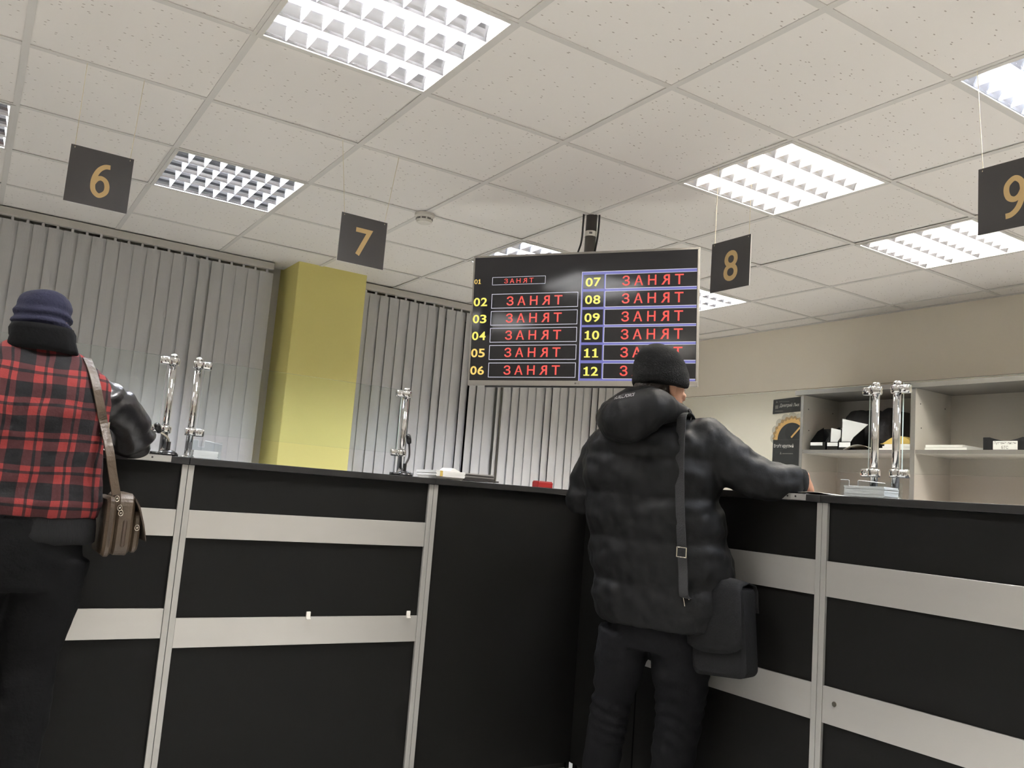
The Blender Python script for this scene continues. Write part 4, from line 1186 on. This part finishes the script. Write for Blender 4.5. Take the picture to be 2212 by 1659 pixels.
    for hp_, kn, an, rr in ((hipL, D(1325, 1500, 3.16), anL, (.098, .096, .074, .073, .068, .060)), (hipR, D(1468, 1540, 3.07), anR, (.108, .104, .084, .080, .074, .062))):
        P = spline([hp_, (hp_*.6+kn*.4), kn, kn*.66+an*.34, kn*.33+an*.67, an], 8)
        rad = [interp(list(range(6)), rr, i/8) for i in range(len(P))]
        L_.tube(P, rad, 22)
    je = fuse(L_.build('jeans', M_jeans, body), .009, 3)
    def fold(c):
        w_ = c+Vector((base.x, base.y, 0)); z = w_.z
        k_ = max(0, 1-abs(z-.42)/.33)
        return (.006*k_*math.sin(z*105+8*noise.noise(w_*5)+w_.x*22))*(.6+.6*noise.noise(w_*9))+.005*noise.noise(w_*11)+.002*noise.noise(w_*30)
    wrinkle(je, fold)
    shoe(body, anL, f, r); shoe(body, anR, f, r)
    # cuff and the pen
    m_ = MB(); a = D(1724, 1040, 2.956); b_ = D(1736, 1041, 2.958)
    m_.tube([a, b_], [.046, .043], 20); m_.build('cuff', M_rib, body, smooth=True)
    # messenger bag on a strap
    bc = D(1560, 1352, 2.93)
    bu = (r*.94-f*.30).normalized(); bf = Vector((-bu.y, bu.x, 0)); 
    bt = thing('shoulder_bag', 'black shoulder bag hanging at the hip of the person in the puffer jacket', 'bag', bc)
    tiltm = Matrix.Rotation(-.10, 3, bf)
    bu2, bz2 = tiltm @ bu, tiltm @ Z3
    def rr_(cx, cz, hx, hz, y0, y1, rad, mb, m=0, n=6, puff=.0):
        rings = []
        for y, ins in ((y0, .012), (y0+.010, 0), (y1-.010, 0), (y1, .012)):
            pts = []
            for qx, qz, a0 in ((1, 1, 0), (-1, 1, 1), (-1, -1, 2), (1, -1, 3)):
                for q in range(n+1):
                    a_ = math.pi/2*(a0+q/n)
                    pts.append(bc+bu2*(cx+qx*(hx-ins-rad)+rad*math.cos(a_))+bz2*(cz+qz*(hz-ins-rad)+rad*math.sin(a_))+bf*y)
            rings.append(pts)
        mb.loft(rings, m)
    m_ = MB(); rr_(.004, -.012, .106, .150, -.045, .045, .03, m_); o = m_.build('pouch', M_canvas, bt, smooth=False)
    wrinkle(o, lambda c: .003*noise.noise(c*14))
    # flap: over the top and down the outer side
    m_ = MB(); rings = []
    for q, (yy, zz) in enumerate(((.050, .05), (.050, .12), (.040, .150), (.0, .160), (-.040, .152), (-.054, .12), (-.058, .03), (-.058, -.06), (-.054, -.085))):
        row = []
        for e in range(9):
            s_ = -1+2*e/8; dz = -.018*s_*s_*(1 if q in (2, 3, 4) else .3)+(.0 if q < 7 else .03*abs(s_)**3)
            row.append(bc+bu2*(.004+.108*s_)+bf*yy+bz2*(zz+dz))
        rings.append(row)
    m_.loft(rings, cap=False, closed=False)
    fl = m_.build('flap', M_canvas, bt, smooth=True)
    so_ = fl.modifiers.new('thick', 'SOLIDIFY'); so_.thickness = .004; so_.offset = 1
    def hug(u_, v_, lift=.004):
        o_ = E0; dr = _dir(u_, v_).normalized(); best = None
        for ob in (jk, hd):
            iv = ob.matrix_world.inverted()
            hit, loc, nn, _ = ob.ray_cast(iv @ o_, (iv.to_3x3() @ dr).normalized())
            if hit:
                p = ob.matrix_world @ loc
                if best is None or (p-o_).length < (best-o_).length: best = p
        return (best-dr*lift) if best is not None else D(u_, v_, 2.93)
    upd()
    m_ = MB()
    line = [(1474, 897), (1470, 912), (1467, 940), (1466, 990), (1467, 1050), (1469, 1110), (1471, 1170), (1474, 1230), (1479, 1290)]
    P = [hug(a, b_, .022) for a, b_ in line]
    mid = P
    for _ in range(5): mid = [mid[0]]+[(mid[i-1]+mid[i]*2+mid[i+1])/4 for i in range(1, len(mid)-1)]+[mid[-1]]
    # over the shoulder to the chest
    tail = [P[0]+f*.05+Z3*.012, P[0]+f*.11-Z3*.01, P[0]+f*.16-Z3*.07]
    P = spline(list(reversed(tail))+mid+[bc-bu2*.105+bz2*.115], 5)
    rings = []
    for i, p in enumerate(P):
        tt = (P[min(i+1, len(P)-1)]-P[max(i-1, 0)]).normalized()
        sd = (r*.93-f*.37); sd = (sd-tt*sd.dot(tt)).normalized(); nn = tt.cross(sd)
        rings.append([p+sd*.019+nn*.0014, p-sd*.019+nn*.0014, p-sd*.019-nn*.0014, p+sd*.019-nn*.0014])
    m_.loft(rings); m_.build('strap', M_strap, bt)
    for (u_, v_), wd, hh in (((1472, 1193), .020, .016), ):
        q = hug(u_, v_, .036); m_ = MB(); a1 = (r*.93-f*.37).normalized()
        for s_ in (-1, 1):
            m_.cyl(q+a1*s_*wd-Z3*hh, q+a1*s_*wd+Z3*hh, .0022, 8); m_.cyl(q+Z3*s_*hh-a1*wd, q+Z3*s_*hh+a1*wd, .0022, 8)
        m_.build('buckle', M_zip, bt)
    q = D(1481, 1298, 2.905); m_ = MB()
    for dx in (-.010, .008): m_.cyl(q+CR*dx+Z3*.018, q+CR*(dx+.008)-Z3*.018, .0012, 8)
    m_.build('ring', M_zip, bt)
    pen = MB(); tip = Vector((hw.x+.075, hw.y-.055, ZT_R+.0042)); pen.cyl(tip, tip+Vector((-.02, .03, .11)), .0035, 10)
    return body
person_right()

# ---- person at the left counter: red and black plaid jacket with black leather sleeves
def person_left():
    y0 = YC-.32
    f, r = Y3.copy(), X3.copy()
    U = lambda u_, v_, y=y0: PY(u_, v_, y)
    base = U(30, 1165)
    cl = lambda v_: 94-.16*(v_-740)             # upright centre line of the back
    hf = Vector((.03, .97, -.22)).normalized(); hr = Vector((1, -.03, 0)).normalized(); hu = hr.cross(hf)
    hc = U(93, 705, y0+.05)
    chin = hc-hu*.118
    neck = U(92, 752, y0+.01); chest = U(cl(850), 850); pel = U(cl(1160), 1160)
    shR, elR, wrR = U(222, 832, y0+.02), U(290, 948, y0+.16), Vector((U(235, 985, YC+.02).x, YC+.06, ZT_M+.055))
    mx_ = lambda p: Vector((2*pel.x-p.x, p.y, p.z))
    shL, elL, wrL = mx_(shR), mx_(elR), mx_(wrR)
    hipR, knR, anR = U(118, 1200), U(62, 1425, y0+.02), U(12, 1690, y0)
    hipL = Vector((2*pel.x-hipR.x+.045, y0, hipR.z)); knL = Vector((hipL.x-.03, y0+.03, knR.z)); anL = Vector((hipL.x-.07, y0, .10)); anR.z = .10
    B = MB()
    rows = [(pel-Z3*.06, .135, .08), (pel+Z3*.1, .13, .08), (chest-Z3*.15+f*.02, .13, .075), (chest+f*.05, .14, .07), (chest+Z3*.07+f*.07, .12, .06), (neck-Z3*.01+f*.05, .07, .055), (neck+Z3*.03+f*.03, .056, .056), (chin+hu*.05, .052, .06)]
    B.loft([ell(c, r, f, a, b_, 24) for c, a, b_ in rows])
    for sg, sh, el, wr in ((1, shR, elR, wrR), (-1, shL, elL, wrL)):
        B.tube(spline([chest+(sh-chest)*.5-Z3*.03, sh+Vector((0, .02, -.05)), (sh+el)/2+Vector((.010*sg, 0, -.004)), el, wr], 5), [.036]*5+[.034]*5+[.032]*5+[.030]*5+[.028], 14)
    for hp_, kn, an in ((hipL, knL, anL), (hipR, knR, anR)):
        B.tube(spline([hp_+Z3*.05, hp_-Z3*.05, kn, an], 5), [.062]*5+[.062-.003*q for q in range(5)]+[.048-.002*q for q in range(5)]+[.040], 14)
    head_mesh(B, chin+hf*.02, hr, hf, hu, .885)
    hand(B, wrR+Vector((-.02, .02, 0)), (-.5, .8, -.12), (0, .1, 1), (-.8, -.5, 0), .25)
    hand(B, wrL+Vector((.02, .02, 0)), (.5, .8, -.12), (0, .1, 1), (.8, -.5, 0), .25)
    body = fuse(B.build('person', M_skin, origin=(base.x, base.y, 0)), .0042, 3)
    tag(body, 'person in red and black plaid jacket and navy hat leaning on the left counter', 'person')
    upd(); face_parts(body, chin+hf*.014, hr, hf, hu)
    # plaid jacket body
    tab = [(722, 150), (730, 157), (738, 165), (748, 178), (760, 196), (775, 216), (795, 238), (815, 248), (840, 249), (870, 243), (920, 232), (980, 225), (1050, 221), (1110, 208)]
    V = [q[0] for q in tab]; RR = [q[1] for q in tab]
    J = MB(); rings = []; vv = 722
    while vv <= 1112:
        rx = interp(V, RR, vv); c = U(cl(vv), vv); a = (U(rx, vv)-c).x
        bb = min(.62*a, .145); bulge = .010*math.exp(-((vv-1085)/24)**2)
        lean = .05*max(0, (880-vv)/140)
        rings.append(ell(c+f*(lean+.01), r, f, a+bulge, bb+bulge, 44, .86)); vv += 5
    J.loft(rings)
    jk = J.build('plaid_jacket', M_plaid, body, smooth=True)
    fuse(jk, .008, 3)
    def dr(c):
        return .006*noise.noise(Vector((c.x*7, c.y*7, c.z*14)))+.004*noise.noise(Vector((c.x*22, c.y*22, c.z*30)))
    wrinkle(jk, dr)
    m_ = MB(); rings = []
    for v_, k_ in ((1106, 1.0), (1114, 1.015), (1130, 1.02), (1150, 1.02), (1162, 1.01), (1168, .97)):
        c = U(cl(v_), v_); a = (U(204-.02*(v_-1110), v_)-c).x*k_
        rings.append(ell(c+f*.01, r, f, a, min(.62*a, .142)*k_, 56, .86))
    m_.loft(rings); rb = m_.build('ribbed_hem', M_rib, jk, smooth=True)
    wrinkle(rb, lambda c: .0015*math.sin(c.x*420)+.003*noise.noise(c*9))
    # collar
    m_ = MB(); rings = []
    for v_, a, b_ in ((762, .096, .08), (750, .094, .084), (740, .090, .084), (730, .0865, .083), (718, .085, .082), (706, .083, .08)):
        rings.append(ell(U(93, v_, y0+.03), r, f, a*.98, b_, 36))
    m_.loft(rings, cap=False); co = m_.build('collar', M_blackcloth, body, smooth=True)
    sm_ = co.modifiers.new('thick', 'SOLIDIFY'); sm_.thickness = .008
    # sleeves
    for sg, (sh, el, wr) in ((1, (shR, elR, wrR)), (-1, (shL, elL, wrL))):
        S_ = MB(); P = spline([sh+Vector((-.035*sg, .02, -.03)), sh+Vector((.010*sg, .02, -.045)), (sh+el)/2+Vector((.012*sg, 0, 0)), el, (el*.45+wr*.55), wr], 9)
        rr = [.060, .064, .060, .058, .055, .042]
        S_.tube(P, [interp(list(range(6)), rr, i/9) for i in range(len(P))], 22)
        so_ = fuse(S_.build('sleeve', M_leather, body), .0075, 3)
        ax = (el-sh).normalized()
        wrinkle(so_, lambda c: .0085*math.sin(((c+body.location).dot(ax))*85+6*noise.noise(c*7))*max(0, .4+noise.noise(c*6))+.003*noise.noise(c*20))
    # hat: a draped knit tube with folds
    K = MB(); rings = []
    for v_, l_, r_ in ((738, 31, 156), (728, 27.5, 158.5), (715, 28, 159), (700, 27.5, 158), (690, 28, 159.5), (680, 31, 160), (665, 37, 161), (652, 40, 160), (642, 45, 155), (634, 54, 146), (629, 66, 134), (627, 84, 118)):
        a = (U(r_, v_, y0+.05)-U(l_, v_, y0+.05)).x/2; c = U((l_+r_)/2, v_, y0+.05)
        rings.append([q_+Z3*(.36*max(0, (q_-c).dot(f)-.03)*min(1, max(0, v_-660)/40)) for q_ in ell(c+f*.034, r, f, a, a*1.45, 44)])
    K.loft(rings)
    ht = fuse(K.build('knit_hat', M_navy, body), .006, 3)
    zc0 = U(90, 690, y0+.05).z
    def hf_(c):
        w_ = c+body.location; z = w_.z-zc0
        env = math.exp(-((z+.005)/.035)**2)
        return .006*env*math.sin(z*210+w_.x*26+3*noise.noise(w_*8))+.006*noise.noise(Vector((w_.x*13, w_.y*13, w_.z*16)))
    wrinkle(ht, hf_)
    m_ = MB()
    rings = [[q_+Z3*(.36*max(0, (q_-U(93, v_, y0+.05)).dot(f)-.03)) for q_ in ell(U(93, v_, y0+.05)+f*.01, r, f, a, a*1.25, 40)] for v_, a in ((741, .081), (730, .088), (716, .0885), (709, .084))]
    m_.loft(rings, cap=False); hb = m_.build('hat_band', M_blackcloth, ht, smooth=True)
    s2 = hb.modifiers.new('thick', 'SOLIDIFY'); s2.thickness = .004
    # trousers
    L_ = MB()
    L_.loft([ell(pel+Z3*.06, r, f, .17, .12, 28), ell(pel-Z3*.06, r, f, .185, .125, 28), ell(pel-Z3*.14, r, f, .17, .115, 28)])
    for hp_, kn, an in ((hipR, knR, anR), (hipL, knL, anL)):
        P = spline([hp_, hp_*.55+kn*.45, kn, kn*.66+an*.34, kn*.33+an*.67, an], 8)
        L_.tube(P, [interp(list(range(6)), (.098, .094, .076, .074, .068, .062), i/8) for i in range(len(P))], 22)
    tr = fuse(L_.build('trousers', M_blackcloth, body), .009, 3)
    wrinkle(tr, lambda c: .006*noise.noise(c*9)+.003*noise.noise(c*24))
    shoe(body, anL, f, r); shoe(body, anR, f, r)
    # brown shoulder bag: gusset towards the viewer
    yb = y0-.09
    bc = U(270, 1128, yb)
    bt = thing('shoulder_bag', 'brown leather shoulder bag hanging beside the plaid jacket', 'bag', bc)
    Q = lambda u_, v_, y=yb: PY(u_, v_, y)
    def slab(mb, x0, x1, z0, z1, ya, yb_, rad, m=0):
        """rounded block: outline in Y-Z, thickness along X"""
        rings = []
        cy, cz, hy, hz = (ya+yb_)/2, (z0+z1)/2, (yb_-ya)/2, (z1-z0)/2
        e = min(.008, (x1-x0)*.3)
        for x, ins in ((x0, e), (x0+e, 0), (x1-e, 0), (x1, e)):
            pts = []
            for qy, qz, a0 in ((1, 1, 0), (-1, 1, 1), (-1, -1, 2), (1, -1, 3)):
                for q in range(6):
                    a_ = math.pi/2*(a0+q/5)
                    pts.append(Vector((x, cy+qy*(hy-ins-rad)+rad*math.cos(a_), cz+qz*(hz-ins-rad)+rad*math.sin(a_))))
            rings.append(pts)
        mb.loft(rings, m)
    xl, xr = Q(228, 1128).x, Q(312, 1128).x; wd = xr-xl
    zt, zl = Q(262, 1066).z, Q(262, 1205).z; ya, yb2 = yb, yb+.24
    m_ = MB(); slab(m_, xl, xl+wd*.24, zl, zt-.012, ya-.006, yb2, .03); m_.build('rear_pocket', M_brown, bt)
    m_ = MB(); slab(m_, xl+wd*.245, xl+wd*.72, zl+.004, zt, ya, yb2-.005, .035); m_.build('main_pouch', M_brown, bt)
    m_ = MB(); slab(m_, xl+wd*.725, xl+wd*.93, zl+.012, zt-.05, ya+.008, yb2-.02, .028); m_.build('front_pocket', M_brown, bt)
    m_ = MB(); slab(m_, xl+wd*.44, xl+wd*.56, zl+.03, zt-.075, ya-.0035, ya+.01, .002); m_.build('gusset_patch', M_brownd, bt)
    m_ = MB()
    fl = [(xl+wd*.70, zt-.012), (xl+wd*.84, zt-.035), (xl+wd*1.0, zt-.085), (xl+wd*1.10, zt-.128), (xl+wd*1.10, zt-.134), (xl+wd*.98, zt-.092), (xl+wd*.82, zt-.042), (xl+wd*.70, zt-.018)]
    m_.prism(fl, (0, ya-.004, 0), X3, Z3, (0, .23, 0)); m_.build('flap', M_brownd, bt)
    for xx in (xl+wd*.10, xl+wd*.16): 
        m_ = MB(); m_.box(xx-.0015, xx+.0015, ya-.0075, ya-.004, zl+.03, zt-.04); m_.build('zip', M_zip if xx < xl else M_brownd, bt)
    for u_, v_ in ((253, 1077), (259, 1097), (261, 1108), (296, 1140)):
        q = Q(u_, v_, ya-.006); m_ = MB()
        pts = [q+X3*.006*math.cos(2*math.pi*k/12)+Z3*.008*math.sin(2*math.pi*k/12) for k in range(13)]
        m_.tube(pts, .0016, 6); m_.ball(q, .0035, n=8); m_.build('ring', M_zip, bt)
    m_ = MB()
    upd()
    def hug(u_, v_, lift):
        best = None; drr = _dir(u_, v_).normalized()
        iv = jk.matrix_world.inverted(); hit, loc, nn, _ = jk.ray_cast(iv @ E0, (iv.to_3x3() @ drr).normalized())
        return (jk.matrix_world @ loc)-drr*lift if hit else None
    line = [(182, 769), (190, 779), (200, 800), (208, 830), (214, 862), (219, 890), (224, 915), (229, 940)]
    P = [hug(a, b_, .026 if b_ < 820 else .014) for a, b_ in line]; P = [p for p in P if p is not None]
    P = [P[0]]+[(P[i-1]+P[i]*2+P[i+1])/4 for i in range(1, len(P)-1)]+[P[-1]]
    tail = [P[0]+f*.16-Z3*.09, P[0]+f*.10-Z3*.02, P[0]+f*.05+Z3*.008]
    P = spline(tail+P+[Q(237, 975, yb-.012), Q(243, 1020, yb-.014), Q(251, 1068, yb-.010)], 5)
    rings = []
    for i, p in enumerate(P):
        tt = (P[min(i+1, len(P)-1)]-P[max(i-1, 0)]).normalized()
        sd = X3*.9+f*.35; sd = (sd-tt*sd.dot(tt)).normalized(); nn = tt.cross(sd); hw_ = .0125
        rings.append([p+sd*hw_+nn*.002, p-sd*hw_+nn*.002, p-sd*hw_-nn*.002, p+sd*hw_-nn*.002])
    m_.loft(rings); m_.build('strap', M_brown, bt)
    q = Q(231, 927, y0-.16); m_ = MB(); m_.obox(hug(226, 925, .016) or q, (X3, Y3, Z3), (.012, .003, .018)); m_.build('buckle', M_zip, bt)
person_left()
